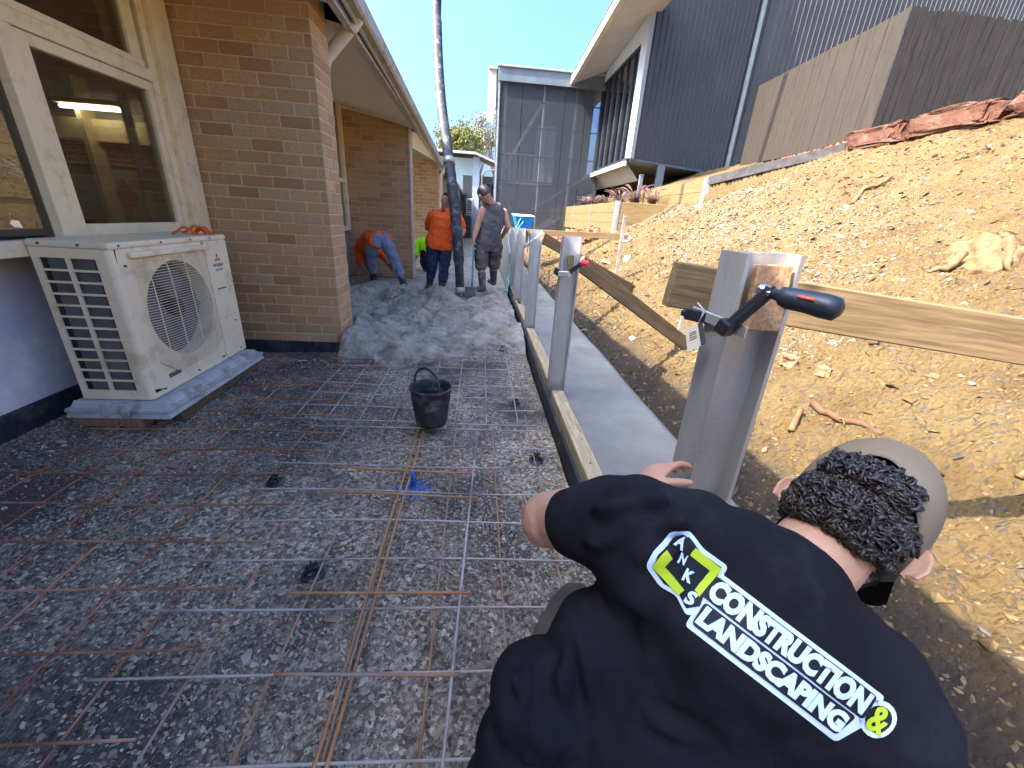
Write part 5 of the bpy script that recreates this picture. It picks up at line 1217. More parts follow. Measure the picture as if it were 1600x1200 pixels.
def hand(bm, w, d, n, curl=.35, thumb=1, s=1.0):
    """w wrist, d direction of fingers, n palm normal, thumb=+1/-1 side"""
    w = V(w); d = V(d).normalized(); n = V(n); n = (n-d*n.dot(d)).normalized(); l = d.cross(n)*thumb
    tube(bm, [w-d*.02, w, w+d*.035*s, w+d*.07*s, w+d*.092*s], [1]*5, 12, True, [(.026*s,.021*s), (.027*s,.019*s), (.037*s,.017*s), (.042*s,.015*s), (.040*s,.011*s)], l)
    for i, (off, ln) in enumerate(((.030,.070), (.010,.080), (-.010,.075), (-.030,.058))):
        p = w+d*.088*s+l*off*s; a = 0; dd = d+l*off*1.2; dd.normalize(); pts = [p-dd*.02*s, p]
        for q in (.45, .32, .23):
            a += curl*(1+.12*i); v = dd*math.cos(a)+n*math.sin(a); p = p+v*ln*q*s*1.05; pts.append(p)
        tube(bm, pts, [.0095*s,.0092*s,.0088*s,.008*s,.0062*s], 8)
    p = w+d*.022*s+l*.026*s; v1 = (l*.75+d*.55+n*.35).normalized(); v2 = (l*.30+d*.80+n*.5).normalized()
    tube(bm, [p-v1*.012*s, p, p+v1*.036*s, p+v1*.036*s+v2*.030*s, p+v1*.036*s+v2*.052*s], [.013*s,.0125*s,.0110*s,.010*s,.0070*s], 8)
def head(bm, c, Fd, U, s=1.0, ears=1.0):
    Fd = V(Fd).normalized(); U = V(U); U = (U-Fd*U.dot(Fd)).normalized(); R = Fd.cross(U)
    vs = bmesh.ops.create_icosphere(bm, subdivisions=4, radius=1)['verts']
    for v in vs:
        p = v.co.copy(); x, y, z = p.x*.077, p.y*.097, p.z*.118
        if p.z < 0: q = 1-.38*(-p.z)**1.3; x *= q; y = y*(1-.22*(-p.z)) + .012*(-p.z)
        if p.y > 0:
            y += .024*math.exp(-(x/.012)**2-((z+.020)/.020)**2) + .010*math.exp(-(x/.010)**2-((z-.005)/.02)**2)
            for sx in (-1, 1): y -= .010*math.exp(-((x-sx*.031)/.014)**2-((z-.006)/.012)**2); y += .004*math.exp(-((x-sx*.03)/.02)**2-((z-.028)/.009)**2)
            y += .006*math.exp(-(x/.022)**2-((z+.060)/.006)**2)+.006*math.exp(-(x/.022)**2-((z+.074)/.006)**2)-.003*math.exp(-(x/.024)**2-((z+.067)/.003)**2)+.007*math.exp(-(x/.02)**2-((z+.102)/.012)**2)
        v.co = V(c)+(R*x+Fd*y+U*z)*s
    if ears:
        for sx in (-1, 1):
            o = V(c)+(R*sx*.074-Fd*.008-U*.004)*s; out = (R*sx*.75-Fd*.66).normalized(); s0 = s; s = s*ears
            vs2 = bmesh.ops.create_icosphere(bm, subdivisions=3, radius=1)['verts']
            for v in vs2:
                q = v.co.copy(); th = q.z; w_ = (.021 if q.z > 0 else .021*(1-.45*(-q.z)))*s
                v.co = o+out*(.011*s+q.x*.0050*s+.004*q.y*s)-Fd*q.y*w_*-.35+(-Fd*.35+R*sx*.75).normalized()*q.y*w_+U*q.z*.034*s
            P = [o+out*.013*s+(-Fd*.35+R*sx*.75).normalized()*.0195*s*math.sin(a)+U*.0325*s*math.cos(a) for a in [.0+i*.3 for i in range(9)]]
            tube(bm, P, [.0036*s]*9, 7)
            s = s0
def person(label, J, shirt, trousers, sleeves=.55, shorts=False, skin='skin2', vox=.009, hands=((1,.5),(1,.5)), group=None, hat=None, boots=True, bootk='gumboot', build=1.0):
    J = {k: V(v) if not isinstance(v, (int, float)) else v for k, v in J.items()}
    base = (J['anl']+J['anr'])/2; t = thing('person', (base.x, base.y, min(J['anl'].z, J['anr'].z)-.08), label, 'person', group)
    bm = B(); torso(bm, J, -.008, w=build)
    b = build
    for s in 'lr':
        limb(bm, [J['sh'+s], J['el'+s], J['wr'+s]], [.060*b,.046*b,.030])
        d = J['hd'+s]; nn = J['hn'+s]; hand(bm, J['wr'+s], d, nn, .35, 1 if s == 'l' else -1)
        limb(bm, [J['hp'+s], J['kn'+s], J['an'+s]], [.088*b,.062*b,.042]); 
    tube(bm, [J['nck']-(J['hed']-J['nck'])*.4, J['nck'], lerp(J['nck'], J['hed'], .75)], [.072,.062,.056], 12); head(bm, J['hed'], J['hf'], J['hu'])
    meshed('body', bm, M[skin], t, vox*.6, 3, fac=.5)
    bm = B(); torso(bm, J, .012, w=build, flare=.034)
    for s in 'lr':
        if sleeves: e = lerp(J['sh'+s], J['el'+s], sleeves); limb(bm, [J['sh'+s], e], [.076*b,.066*b])
        else:
            v = bmesh.ops.create_icosphere(bm, subdivisions=2, radius=.055)['verts']; bmesh.ops.translate(bm, vec=lerp(J['sh'+s], J['nck'], .35), verts=v)
    sh = meshed('shirt', bm, M[shirt], t, vox, 5, .014, 9, hash(label) % 7)
    bm = B(); hp = (J['hpr']-J['hpl']).normalized(); up = (J['wst']-J['pel']).normalized()
    tube(bm, [J['pel']-up*.10, J['pel'], J['pel']+up*.07], [1]*3, 18, True, [(.155*b,.125*b), (.172*b,.130*b), (.140*b,.105*b)], hp)
    for s in 'lr':
        if shorts: limb(bm, [J['hp'+s], lerp(J['hp'+s], J['kn'+s], .92)], [.112*b,.098*b])
        else: limb(bm, [J['hp'+s], J['kn'+s], lerp(J['kn'+s], J['an'+s], .55)], [.105*b,.082*b,.070])
    meshed('shorts' if shorts else 'trousers', bm, M[trousers], t, vox, 4, .016, 10, 3)
    for s in 'lr':
        bm = B(); a = J['an'+s]; kn = J['kn'+s]; to = J['to'+s]; top = lerp(a, kn, .62)
        limb(bm, [top, lerp(a, kn, .3), a, V((a.x, a.y, a.z-.02))], [.066,.058,.054,.052])
        dd = (to-a); dd.z = 0; L = dd.length; dd.normalize(); ba = V((a.x, a.y, a.z-.045))
        sv = V((-dd.y, dd.x, 0)); tube(bm, [ba-dd*.055, ba-dd*.02, ba+dd*.07, ba+dd*.15, ba+dd*.20], [1]*5, 12, True, [(.036,.035), (.046,.045), (.046,.042), (.050,.034), (.030,.022)], sv)
        meshed('boot', bm, M[bootk], t, vox, 3)
    if hat:
        Fd = V(J['hf']).normalized(); U = V(J['hu']); U = (U-Fd*U.dot(Fd)).normalized(); R = Fd.cross(U); c = J['hed']
        bm = B(); vs = bmesh.ops.create_icosphere(bm, subdivisions=3, radius=1)['verts']
        for v in vs:
            p = v.co; zz = max(p.z, .10 if hat == 'cap' else -.35 if p.y < .2 else .25); v.co = c+R*p.x*.083+Fd*p.y*.104+U*(zz*.122+.006)
        if hat == 'cap': tube(bm, [c+Fd*.07+U*.03, c+Fd*.13+U*.028, c+Fd*.165+U*.015], [1]*3, 12, True, [(.065,.006), (.062,.005), (.035,.004)], R)
        meshed('cap' if hat == 'cap' else 'hair', bm, M['blackcloth'] if hat == 'cap' else M['darkhair'], t, .006, 2)
    return t
DN = (0,0,-1)
# man in grey singlet
J = dict(hed=Yp(757,303,6.30), hf=(-.72,.35,-.55), hu=(-.35,.12,.9), nck=Yp(767,317,6.40), shl=Yp(753,328,6.38)+V((.02,0,0)), shr=Yp(787,332,6.52), chs=Yp(769,342,6.46), wst=Yp(766,363,6.45), pel=Yp(763,380,6.47),
  ell=Yp(747,352,6.36), wrl=Yp(740,373,6.30), elr=Yp(794,354,6.50), wrr=Yp(783,372,6.72), hpl=Yp(752,386,6.45), hpr=Yp(774,386,6.50), knl=Yp(752,416,6.42), knr=Yp(771,414,6.55), anl=Yp(754,447,6.40), anr=Yp(771,437,6.66),
  tol=Yp(740,455,6.30), tor=Yp(762,440,6.9), hdl=(-.05,.0,-1), hnl=(1,.1,0), hdr=(-.6,.6,-.4), hnr=(-.6,-.4,0))
gm = person('man in grey singlet, dirty shorts and gumboots standing beside the hose', J, 'greyshirt', 'shorts', 0, True, 'skin2', hat='hair', build=1.02)
# man in orange shirt hugging the hose
J = dict(hed=Yp(698,314,6.62), hf=(.45,.6,-.65), hu=(.3,.35,.85), nck=Yp(696,326,6.62), shl=Yp(677,336,6.66), shr=Yp(714,338,6.60), chs=Yp(693,346,6.58), wst=Yp(688,365,6.55), pel=Yp(686,380,6.55),
  ell=Yp(668,356,6.85), wrl=Yp(690,364,7.0), elr=Yp(724,361,6.52), wrr=Yp(718,374,6.34), hpl=Yp(677,386,6.57), hpr=Yp(696,386,6.55), knl=Yp(675,416,6.62), knr=Yp(694,417,6.52), anl=Yp(671,446,6.76), anr=Yp(690,453,6.50),
  tol=Yp(664,446,7.1), tor=Yp(686,452,6.9), hdl=(1,-.3,0), hnl=(.2,-1,0), hdr=(-.85,-.2,-.3), hnr=(-.2,.9,0))
om = person('man in a bright orange shirt and navy trousers holding the hose against his chest', J, 'hivis_o', 'navy', .72, False, 'skin2', hat='cap')
# collar, side panel and the printed marks on his back
def on_surface(o, px, off, dmax=30):
    """project (u, v) onto object o seen from the lens; returns point lifted by off"""
    if o.name not in BV: BV[o.name] = BVHTree.FromPolygons([v.co[:] for v in o.data.vertices], [p.vertices[:] for p in o.data.polygons])
    bvh = BV[o.name]
    c0 = V((0,0,H)); d = (C(px[0], px[1], 1)-c0).normalized(); h = bvh.ray_cast(c0, d)
    if h[0] is None: return None
    n = h[1] if h[1].dot(d) < 0 else -h[1]; return h[0]+n*off-d*off*.6
BV = {}
def decal(name, tgt, me, T, off, m, parent, step=8):
    """me: flat mesh in local units; T(x,y)->(u,v). conforms to the cloth"""
    bm = B(); bm.from_mesh(me); bpy.data.meshes.remove(me)
    for v in bm.verts: u = T(v.co.x, v.co.y); v.co = V((u[0], u[1], 0))
    bmesh.ops.remove_doubles(bm, verts=bm.verts[:], dist=.02)
    for ax in (0, 1):
        lo = min(v.co[ax] for v in bm.verts); hi = max(v.co[ax] for v in bm.verts); q = lo+step
        while q < hi:
            co = [0,0,0]; co[ax] = q; no = [0,0,0]; no[ax] = 1
            bmesh.ops.bisect_plane(bm, geom=bm.verts[:]+bm.edges[:]+bm.faces[:], plane_co=co, plane_no=no); q += step
    bad = []
    for v in bm.verts:
        p = on_surface(tgt, (v.co.x, v.co.y), off)
        if p is None: bad.append(v)
        else: v.co = p
    if bad: bmesh.ops.delete(bm, geom=bad, context='VERTS')
    me2 = bpy.data.meshes.new(name); bm.to_mesh(me2); bm.free(); me2.materials.append(m); me2.polygons.foreach_set('use_smooth', [True]*len(me2.polygons)); return link(name, me2, parent)
def polymesh(poly):
    bm = B(); f = bm.faces.new([bm.verts.new((p[0], p[1], 0)) for p in poly]); bmesh.ops.triangulate(bm, faces=[f]); me = bpy.data.meshes.new('p'); bm.to_mesh(me); bm.free(); return me
ident = lambda x, y: (x, y)
osh = [c for c in om.children if c.name.startswith('shirt')][0]
for poly in ([(689,324),(692,324),(696.5,331),(694,331)], [(696.5,324),(699,324),(691.5,331),(688.5,331)]):
    decal('back_print', osh, polymesh(poly), ident, .004, M['blackp'], om, 1.5)
for k in range(4): decal('back_print', osh, polymesh([(675.5+2.6*k,327.5),(677.3+2.6*k,327.3),(677.3+2.6*k,329.6),(675.5+2.6*k,329.8)]), ident, .004, M['blackp'], om, 1.5)
decal('side_panel', osh, polymesh([(708,334),(710,340),(707,352),(703,356),(706,346)]), ident, .004, M['blackcloth'], om, 2)
# bending man in orange shirt
J = dict(hed=Yp(572,408,7.62), hf=(.1,-.35,-.9), hu=(-.25,.5,-.7), nck=Yp(571,398,7.50), shl=Yp(560,390,7.42), shr=Yp(592,393,7.52), chs=Yp(574,384,7.30), wst=Yp(583,372,7.12), pel=Yp(592,374,6.96),
  ell=Yp(563,412,7.40), wrl=Yp(575,428,7.38), elr=Yp(602,404,7.50), wrr=Yp(607,412,7.30), hpl=Yp(581,382,6.98), hpr=Yp(605,382,6.94), knl=Yp(580,410,7.14), knr=Yp(618,411,6.98), anl=Yp(584,432,7.34), anr=Yp(630,440,6.92),
  tol=Yp(574,428,7.7), tor=Yp(634,430,7.3), hdl=(.3,-.1,-.9), hnl=(.5,-.8,0), hdr=(.5,-.2,-.6), hnr=(-.5,-.7,0))
person('man in orange shirt and blue jeans bending over by the brick wall', J, 'hivis_o', 'jeans', .85, False, 'skin2', hat='cap')
# man in green shirt half hidden behind the brick corner
J = dict(hed=Yp(641,398,9.3), hf=(-.6,.1,-.75), hu=(-.7,.2,.2), nck=Yp(646,390,9.25), shl=Yp(650,392,9.35), shr=Yp(650,384,9.05), chs=Yp(654,384,9.2), wst=Yp(661,380,9.15), pel=Yp(665,387,9.15),
  ell=Yp(648,402,9.3), wrl=Yp(646,412,9.3), elr=Yp(650,400,9.0), wrr=Yp(646,412,9.0), hpl=Yp(665,392,9.25), hpr=Yp(666,392,9.05), knl=Yp(662,408,9.3), knr=Yp(663,409,9.05), anl=Yp(666,423,9.3), anr=Yp(666,424,9.05),
  tol=Yp(655,424,9.3), tor=Yp(655,425,9.05), hdl=(-.2,0,-1), hnl=(1,0,0), hdr=(-.2,0,-1), hnr=(1,0,0))
person('worker in a lime green shirt stooping, half hidden behind the brick corner', J, 'hivis_g', 'blackcloth', .7, False, 'skin2', hat='cap')
# shovel held by the man in the singlet
sv = thing('shovel', Yp(742,455,6.28), 'muddy shovel with a teal handle standing in the concrete by the grey singlet man', 'shovel')
bm = B(); tube(bm, [Yp(740,382,6.27), Yp(738,440,6.28), Yp(737,455,6.27)], .014, 8); obj('handle', bm, flat('teal_handle', (.06,.22,.24), .5), sv, True)
bm = B(); q = Yp(736,455,6.24); bar(bm, q+V((0,0,.06)), q+V((-.03,-.10,-.07)), .20, .008, bev=.003); obj('blade', bm, M['gumboot'], sv)
# ================================================================ kneeling man in the black shirt
cam2w = lambda v: V([sum(RC[i][k]*v[k] for k in range(3)) for i in range(3)])
HU = cam2w((.778,-.583,.237)).normalized(); HF = cam2w((.33,.70,.64)).normalized(); HF = (HF-HU*HF.dot(HU)).normalized()
J = dict(hed=C(1318,824,.645), hf=HF, hu=HU, nck=C(1258,885,.60), shl=C(1010,818,.60), shr=C(1378,1128,.525), chs=C(1118,1040,.635), wst=C(965,1180,.68), pel=C(868,1310,.71),
  ell=C(856,812,.78), wrl=C(1000,762,.95), elr=C(1290,1050,.76), wrr=C(1190,880,.94), hpl=C(810,1270,.74), hpr=C(930,1370,.70), knl=C(905,955,.93), knr=C(1080,1080,.93))
J['anl'] = V((.20,.36,.09)); J['anr'] = V((.42,.34,.09)); J['tol'] = V((.20,.6,.03)); J['tor'] = V((.42,.6,.03))
km = thing('person', (.31,.36,0), 'crouching man in black shirt and tan cap, holding the big steel post', 'person')
bm = B(); torso(bm, J, -.014)
limb(bm, [J['shl'], J['ell'], J['wrl']], [.048,.054,.032]); limb(bm, [J['shr'], J['elr'], J['wrr']], [.062,.048,.030])
hd_ = (C(1046,716,1.03)-J['wrl']); hand(bm, J['wrl'], hd_, cam2w((.8,.1,.5)), .30, -1, 1.05)
hd_ = (C(1112,770,1.035)-J['wrr']); hand(bm, J['wrr'], hd_, cam2w((-.6,-.1,.8)), .30, 1, 1.0)
for s in 'lr': limb(bm, [J['hp'+s], J['kn'+s], J['an'+s]], [.088,.060,.042])
nk = J['nck']; hb = J['hed']-HU*.045-HF*.022
tube(bm, [nk-(hb-nk)*.6, nk, lerp(nk, hb, .5), hb, hb+HU*.05], [.055,.060,.060,.058,.05], 18); head(bm, J['hed'], HF, HU, 1.0, .98)
body = meshed('body', bm, M['skin'], km, .0042, 3, fac=.5)
bm = B(); torso(bm, J, .012, flare=.012)
P = [J['shl'], lerp(J['shl'], J['ell'], .35), lerp(J['shl'], J['ell'], .62)]; limb(bm, P, [.074,.074,.066], 18)
P = [J['shr'], lerp(J['shr'], J['elr'], .4), lerp(J['shr'], J['elr'], .8)]; limb(bm, P, [.078,.074,.070], 18)
# cloth hanging at the waist and across the shoulder blades
for c_, r_ in ((C(850,1085,.66), .088), (C(812,1165,.67), .075), (C(935,1010,.66), .085), (C(1130,900,.64), .10), (C(1270,1070,.62), .105), (C(1020,930,.66), .09), (C(1085,838,.60), .070), (C(1150,870,.60), .075), (C(1020,880,.62), .09), (C(1290,1010,.57), .085), (C(1330,1060,.56), .09)):
    v = bmesh.ops.create_icosphere(bm, subdivisions=3, radius=r_)['verts']; bmesh.ops.translate(bm, vec=c_, verts=v)
shirt = meshed('shirt', bm, M['tee'], km, .0065, 14, 0, fac=.7)
# soft folds: long creases running from the left shoulder and the waist
def crease(o, lines):
    me = o.data; ns = [v.normal.copy() for v in me.vertices]
    for v, n in zip(me.vertices, ns):
        d = 0; c = v.co
        for a, b, w, h in lines:
            ab = b-a; t = max(0, min(1, (c-a).dot(ab)/ab.length_squared)); r = (c-(a+ab*t)).length
            if r < w*3: d += h*math.exp(-(r/w)**2)*math.sin(PI*min(1, t*1.0+.001))**.5 - h*.6*math.exp(-((r-w*1.7)/w)**2)*math.sin(PI*min(1, t+.001))
        d += .0030*noise.noise(c*9)+.0018*noise.noise(c*23)
        v.co = c+n*d*2.4
L = lambda a, b, w, h: (C(*a), C(*b), w, h)
crease(shirt, [L((905,850,.60),(1120,800,.52),.012,.008), L((900,800,.60),(1080,770,.54),.010,.007), L((860,980,.60),(900,1180,.60),.012,.009), L((800,1010,.62),(830,1190,.60),.010,.008),
  L((1230,860,.50),(1150,930,.48),.010,.004), L((880,950,.60),(1010,1010,.55),.013,.006), L((1400,1000,.46),(1440,1180,.44),.012,.006), L((960,1060,.56),(930,1190,.56),.012,.006), L((1000,1120,.55),(1120,1190,.5),.012,.005)])
# neckline ribbing
bm = B(); ax = (J['hed']-J['nck']).normalized()
bm.free()
bm = B(); hpv = (J['hpr']-J['hpl']).normalized(); up = (J['wst']-J['pel']).normalized()
tube(bm, [J['pel']-up*.12, J['pel'], J['pel']+up*.05], [1]*3, 18, True, [(.15,.12), (.172,.132), (.16,.125)], hpv)
for s in 'lr': limb(bm, [J['hp'+s], lerp(J['hp'+s], J['kn'+s], .96)], [.105,.074])
meshed('shorts', bm, M['khaki'], km, .007, 4, .006, 12, 2)
for s in 'lr':
    bm = B(); a = J['an'+s]; limb(bm, [lerp(a, J['kn'+s], .28), a], [.056,.052]); ba = a-V((0,0,.045)); dd = V((0,1,0))
    tube(bm, [ba-dd*.06, ba-dd*.02, ba+dd*.08, ba+dd*.16, ba+dd*.21], [1]*5, 12, True, [(.038,.035), (.048,.045), (.048,.042), (.05,.034), (.03,.022)], V((1,0,0))); meshed('boot', bm, M['pine_dark'], km, .006, 3)
# curly hair on the back of the head
HR = HF.cross(HU); hc = J['hed']
def hp3(x, y, z): return hc+HR*x+HF*y+HU*z
bm = B(); vs = bmesh.ops.create_icosphere(bm, subdivisions=4, radius=1)['verts']
for v in vs:
    p = v.co.copy(); front = p.y > .05
    r = 1.05 if not front else .93
    if p.z < -.42-.25*p.y: r = .90
    v.co = hp3(p.x*.080*r, p.y*.101*r, p.z*.119*r)
hairb = B()
k = 0; rr = random.Random(5)
while k < 2300:
    th = rr.uniform(0, 2*PI); ph = rr.uniform(-.55, .95); q = math.sqrt(1-ph*ph); p = V((q*math.cos(th), q*math.sin(th), ph))
    if p.y > .10 - .25*abs(p.x) or p.z < -.58+.34*abs(p.x)**3: continue
    if p.z > (.46 if abs(p.x) < .55 else .10): continue
    if abs(p.x) > .74 and p.z < .3 and p.y > -.45: continue
    if abs(p.x) > .80 and p.z < .1 : 
        if rr.random() < .8: continue
    chunk = p.z > .10; tp = max(0, min(1, (.06-p.z)/.35)); lift = 1.0+rr.uniform(0, .17)*(.25+.75*tp)*(1.0 if abs(p.x) < .7 else .4)
    if chunk: lift = rr.uniform(1.06, 1.20)
    o = hp3(p.x*.082*lift, p.y*.104*lift, p.z*.118*(1+(lift-1)*.4)); nrm = (o-hc).normalized()
    t1 = V((rr.gauss(0,1), rr.gauss(0,1), rr.gauss(0,1))); t1 = (t1-nrm*t1.dot(nrm)*.6).normalized(); t2 = nrm.cross(t1).normalized()
    thick = k % 2; R0 = rr.uniform(.0045, .008); turns = rr.uniform(.7, 1.3) if thick else rr.uniform(1, 1.6); P = []
    for i in range(13):
        a = i/12*turns*2*PI; P.append(o+t1*R0*math.cos(a)+(t2*.6+nrm*.6)*R0*math.sin(a)+t2*(i/12-.5)*.012+nrm*.004*math.sin(a*.5))
    w = rr.uniform(.0017, .0032) if thick else rr.uniform(.0006, .0012); tube(hairb, P, [w*.5]+[w]*11+[w*.3], 5); k += 1
# short hair above the nape
k = 0
while k < 12000:
    x = rr.uniform(-.98, .98); z = rr.uniform(-.60, .12); yv = -math.sqrt(max(0, 1-min(1, x*x+z*z*.8)))*rr.uniform(.8, 1.0)+ (.0 if abs(x) < .8 else .15)
    if z < -.50+.10*abs(x) and rr.random() < .7: k += 1; continue
    p = V((x, yv, z)); p.normalize(); o = hp3(p.x*.0775, p.y*.0975, p.z*.116*(1.0)); nrm = (o-hc).normalized(); dn = (-HU*.8+nrm*.35+HR*rr.uniform(-.3,.3)).normalized()
    if p.z < 0: o = hp3(p.x*.077*(1-.38*(-p.z)**1.3), p.y*.097*(1-.22*(-p.z))+.012*(-p.z), p.z*.118)
    L_ = rr.uniform(.004, .010); tube(hairb, [o, o+dn*L_*.5, o+dn*L_], [.00028,.00025,.0001], 3); k += 1
hair = obj('hair', hairb, M['darkhair'], km, True)
for v in bm.verts: pass
scalp = bm; bmesh.ops.delete(scalp, geom=[v for v in scalp.verts if (v.co-hc).dot(HF) > .012 or (v.co-hc).dot(HU) < -.052 or (v.co-hc).dot(HU) > .055], context='VERTS')
obj('hair_base', scalp, M['darkhair'], hair, True)
# cap: panelled crown with an arch opening at the back, brim at the front
M['cap'] = cloth('tan_cap_cloth', (.185,.14,.088), (.24,.185,.12), 5, .0012, None, .9)
def cap_pt(th, ph, lift=1.0):   # th around, ph 0 rim .. 1 top
    e = ph*PI/2; x = math.cos(th)*math.cos(e)**.85; y = math.sin(th)*math.cos(e)**.85; z = math.sin(e)
    return hp3(x*(.087+.012*math.sin(e*1.6))*lift, y*(.108+.010*math.sin(e*1.6))*lift, .006+z*.158*lift - y*.014)
bm = B(); NT, NPh = 72, 22; g = {}
for i in range(NT):
    th = i/NT*2*PI
    back = math.exp(-(((th-1.5*PI+PI) % (2*PI)-PI)/.62)**2)   # arch at the back
    for j in range(NPh+1):
        ph = j/NPh; rim = .24*back; p2 = rim+(1-rim)*ph; sm = 1-.012*max(0, math.cos(6*th))**30*(1-ph)
        g[i, j] = bm.verts.new(cap_pt(th, p2, sm))
for i in range(NT):
    for j in range(NPh):
        if j == NPh-1 and False: continue
        bm.faces.new((g[i, j], g[(i+1) % NT, j], g[(i+1) % NT, j+1], g[i, j+1]))
bmesh.ops.remove_doubles(bm, verts=bm.verts[:], dist=.0003); bmesh.ops.solidify(bm, geom=bm.faces[:], thickness=.0022)
cap = obj('cap', bm, M['cap'], km, True)
bm = B(); v = bmesh.ops.create_icosphere(bm, subdivisions=2, radius=.006)['verts']; bmesh.ops.translate(bm, vec=cap_pt(0, 1, 1.02), verts=v); obj('button', bm, M['cap'], cap, True)
bm = B()
for a in (.9, 2.2, 3.7, 5.7): tube(bm, [cap_pt(a, .62, 1.005), cap_pt(a, .62, 1.022)], .0035, 8)
obj('eyelet', bm, M['blackp'], cap, True)
bm = B(); rows = []
for i in range(15):
    a = PI*(.14+.72*i/14); e = cap_pt(a, 0, 1.0); out = HF*.9+HR*math.cos(a)*.25; out.normalize(); L_ = .068*math.sin(a)**.6; row = []
    for j in range(6):
        s_ = j/5; row.append(bm.verts.new(e+out*L_*s_-HU*(.012*s_+.020*abs(math.cos(a))**1.5*s_)))
    rows.append(row)
for a, b in zip(rows, rows[1:]):
    for j in range(5): bm.faces.new((a[j], a[j+1], b[j+1], b[j]))
bmesh.ops.solidify(bm, geom=bm.faces[:], thickness=.003); obj('brim', bm, flat('dark_brim', (.030,.022,.016), .8), cap, True)
bm = B(); tube(bm, [cap_pt(-.7+i/40*(PI+1.4), .0, .985) for i in range(41)], .0022, 6); obj('sweatband', bm, flat('sweatband', (.03,.02,.015), .8), cap, True)
# ---- print on the back of the shirt
MW = flat('print_white', (.62,.70,.80), .55); MY = flat('print_yellow', (.50,.60,.02), .55); MB_ = flat('print_black', (.008,.008,.010), .6)
def roundpoly(poly, r=7, n=4):
    out = []; N = len(poly)
    for i in range(N):
        a, b, c = V(poly[i-1]).to_2d() if len(poly[i-1]) == 3 else V((*poly[i-1], 0)), V((*poly[i], 0)), V((*poly[(i+1) % N], 0))
        d1 = (a-b).normalized(); d2 = (c-b).normalized(); rr_ = min(r, (a-b).length/2.2, (c-b).length/2.2)
        for k in range(n+1):
            t = k/n; p = (b+d1*rr_)*(1-t)**2+b*2*t*(1-t)+(b+d2*rr_)*t*t; out.append((p.x, p.y))
    return out
a_ = math.radians(37.6); ca, sa = math.cos(a_), math.sin(a_)
def ST(s, t, o=(1111,918)): return (o[0]+s*ca-t*sa, o[1]+s*sa+t*ca)
def ring(cx, cy, r, n=20): return [(cx+r*math.cos(2*PI*k/n), cy+r*math.sin(2*PI*k/n)) for k in range(n)]
lay_ = 0
logo = [(1047,829),(1077,829),(1100,858),(1137,884),(1128,905),(1108,930),(1098,958),(1072,962),(1056,930),(1030,915),(1009,884),(1020,862),(1036,845)]
def deform(poly, k): cx = sum(p[0] for p in poly)/len(poly); cy = sum(p[1] for p in poly)/len(poly); return [(cx+(p[0]-cx)*k, cy+(p[1]-cy)*k) for p in poly]
decal('print_outline', shirt, polymesh(roundpoly(logo)), ident, .0016, MW, shirt, 10)
band1 = roundpoly([ST(-14,-27), ST(318,-30), ST(322,28), ST(-14,28)]); band2 = roundpoly([ST(-2,22), ST(322,20), ST(300,72), ST(4,72)])
decal('print_outline', shirt, polymesh(band1), ident, .0014, MW, shirt, 10)
decal('print_outline', shirt, polymesh(band2), ident, .0012, MW, shirt, 10)
decal('print_outline', shirt, polymesh(ring(*ST(330,4), 30)), ident, .0018, MW, shirt, 10)
decal('print_ground', shirt, polymesh(deform(logo, .84)), ident, .0024, MB_, shirt, 10)
decal('print_ground', shirt, polymesh(roundpoly([ST(-6,-20), ST(308,-23), ST(310,20), ST(-6,20)])), ident, .0024, MB_, shirt, 10)
decal('print_ground', shirt, polymesh(roundpoly([ST(6,24), ST(300,22), ST(292,63), ST(10,64)])), ident, .0024, MB_, shirt, 10)
decal('print_ground', shirt, polymesh(ring(*ST(330,4), 22)), ident, .0025, MB_, shirt, 10)
for poly in ([(1040,859),(1018,884),(1058,929),(1068,921),(1037,884),(1048,871)], [(1086,855),(1127,888),(1091,934),(1080,927),(1108,890),(1077,866)]):
    decal('print_bracket', shirt, polymesh(poly), ident, .0032, MY, shirt, 8)
def line(s, length, height, T0, ang, m, bold=.022, off=.0034, name='lettering', mirror=False):
    me = text_mesh(s, 1.0, 0, bold); xs = [v.co.x for v in me.vertices]; ys = [v.co.y for v in me.vertices]; x0, x1, y0, y1 = min(xs), max(xs), min(ys), max(ys)
    c, s_ = math.cos(math.radians(ang)), math.sin(math.radians(ang))
    def T(x, y):
        a = (x-x0)/(x1-x0)*length; b = -((y-y0)/(y1-y0)-.5)*height; return (T0[0]+a*c-b*s_, T0[1]+a*s_+b*c)
    return decal(name, shirt, me, T, off, m, shirt, 8)
line('CONSTRUCTION', 302, 37, ST(0,-1), 37.3, MW, .065); line('LANDSCAPING', 280, 33, ST(12,43), 37.6, MW, .065)
line('&', 36, 44, ST(313,7), 30, MY, .03)
for ch, (u, v), h_ in (('A', (1060,845), 21), ('N', (1063,871), 18), ('K', (1073,899), 20), ('S', (1078,934), 22)):
    decal('print_ground', shirt, polymesh(ring(u, v, 13 if ch in 'AS' else 11)), ident, .0042, MB_, shirt, 10); w_ = h_*.8; line(ch, w_, h_, (u-w_/2*math.cos(.5), v-w_/2*math.sin(.5)), 28, MW, .05, .0055)
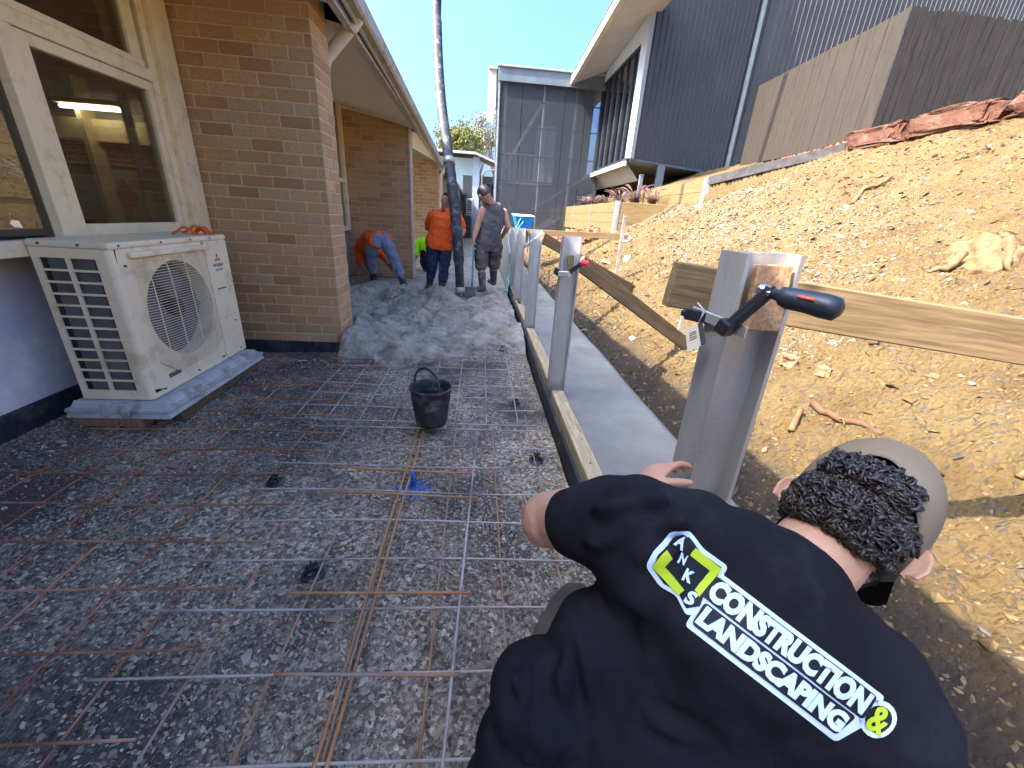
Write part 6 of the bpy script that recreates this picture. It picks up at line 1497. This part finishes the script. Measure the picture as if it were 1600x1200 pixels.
# ================================================================ sky, sun, camera
bpy.data.scenes.remove(TS)
w = bpy.data.worlds.new('World'); S.world = w; w.use_nodes = True; nt = w.node_tree; nt.nodes.clear()
sky = nt.nodes.new('ShaderNodeTexSky'); sky.sky_type = 'NISHITA'; sky.sun_disc = False
SUN = V((-1, -.30, 1.10)).normalized()
sky.sun_elevation = math.asin(SUN.z); sky.sun_rotation = math.atan2(SUN.x, SUN.y)
sky.air_density = .7; sky.dust_density = 8; sky.ozone_density = 5; sky.altitude = 0
bg = nt.nodes.new('ShaderNodeBackground'); bg.inputs[1].default_value = SKY
wo = nt.nodes.new('ShaderNodeOutputWorld'); 
mxs = nt.nodes.new('ShaderNodeMix'); mxs.data_type = 'RGBA'; mxs.blend_type = 'MULTIPLY'; mxs.inputs[0].default_value = 1; mxs.inputs[7].default_value = (.82, .93, 1.10, 1); hs = nt.nodes.new('ShaderNodeHueSaturation'); hs.inputs['Saturation'].default_value = 1.2
nt.links.new(sky.outputs[0], hs.inputs['Color']); nt.links.new(hs.outputs[0], mxs.inputs[6]); nt.links.new(mxs.outputs[2], bg.inputs[0]); nt.links.new(bg.outputs[0], wo.inputs[0])
ld = bpy.data.lights.new('Sun', 'SUN'); ld.energy = SUNE; ld.angle = math.radians(.5); ld.color = (1, .93, .82)
lo = bpy.data.objects.new('Sun', ld); COL.objects.link(lo); lo.rotation_euler = SUN.to_track_quat('Z', 'Y').to_euler()
cd = bpy.data.cameras.new('Camera'); cam = bpy.data.objects.new('Camera', cd); COL.objects.link(cam); S.camera = cam
cd.sensor_width = 36; cd.lens = 36*F/1600; cd.clip_start = .02; cd.clip_end = 500
cam.matrix_world = Matrix((( RC[0][0], -RC[0][1], -RC[0][2], 0), (RC[1][0], -RC[1][1], -RC[1][2], 0), (RC[2][0], -RC[2][1], -RC[2][2], H), (0,0,0,1)))
S.view_settings.view_transform = 'Standard'; S.view_settings.look = 'None'; S.view_settings.exposure = EXPO; S.view_settings.gamma = 1
S.render.resolution_x = 1024; S.render.resolution_y = 768
S.render.engine = 'CYCLES'
S.cycles.max_bounces = 8; S.cycles.diffuse_bounces = 4; S.cycles.transparent_max_bounces = 12
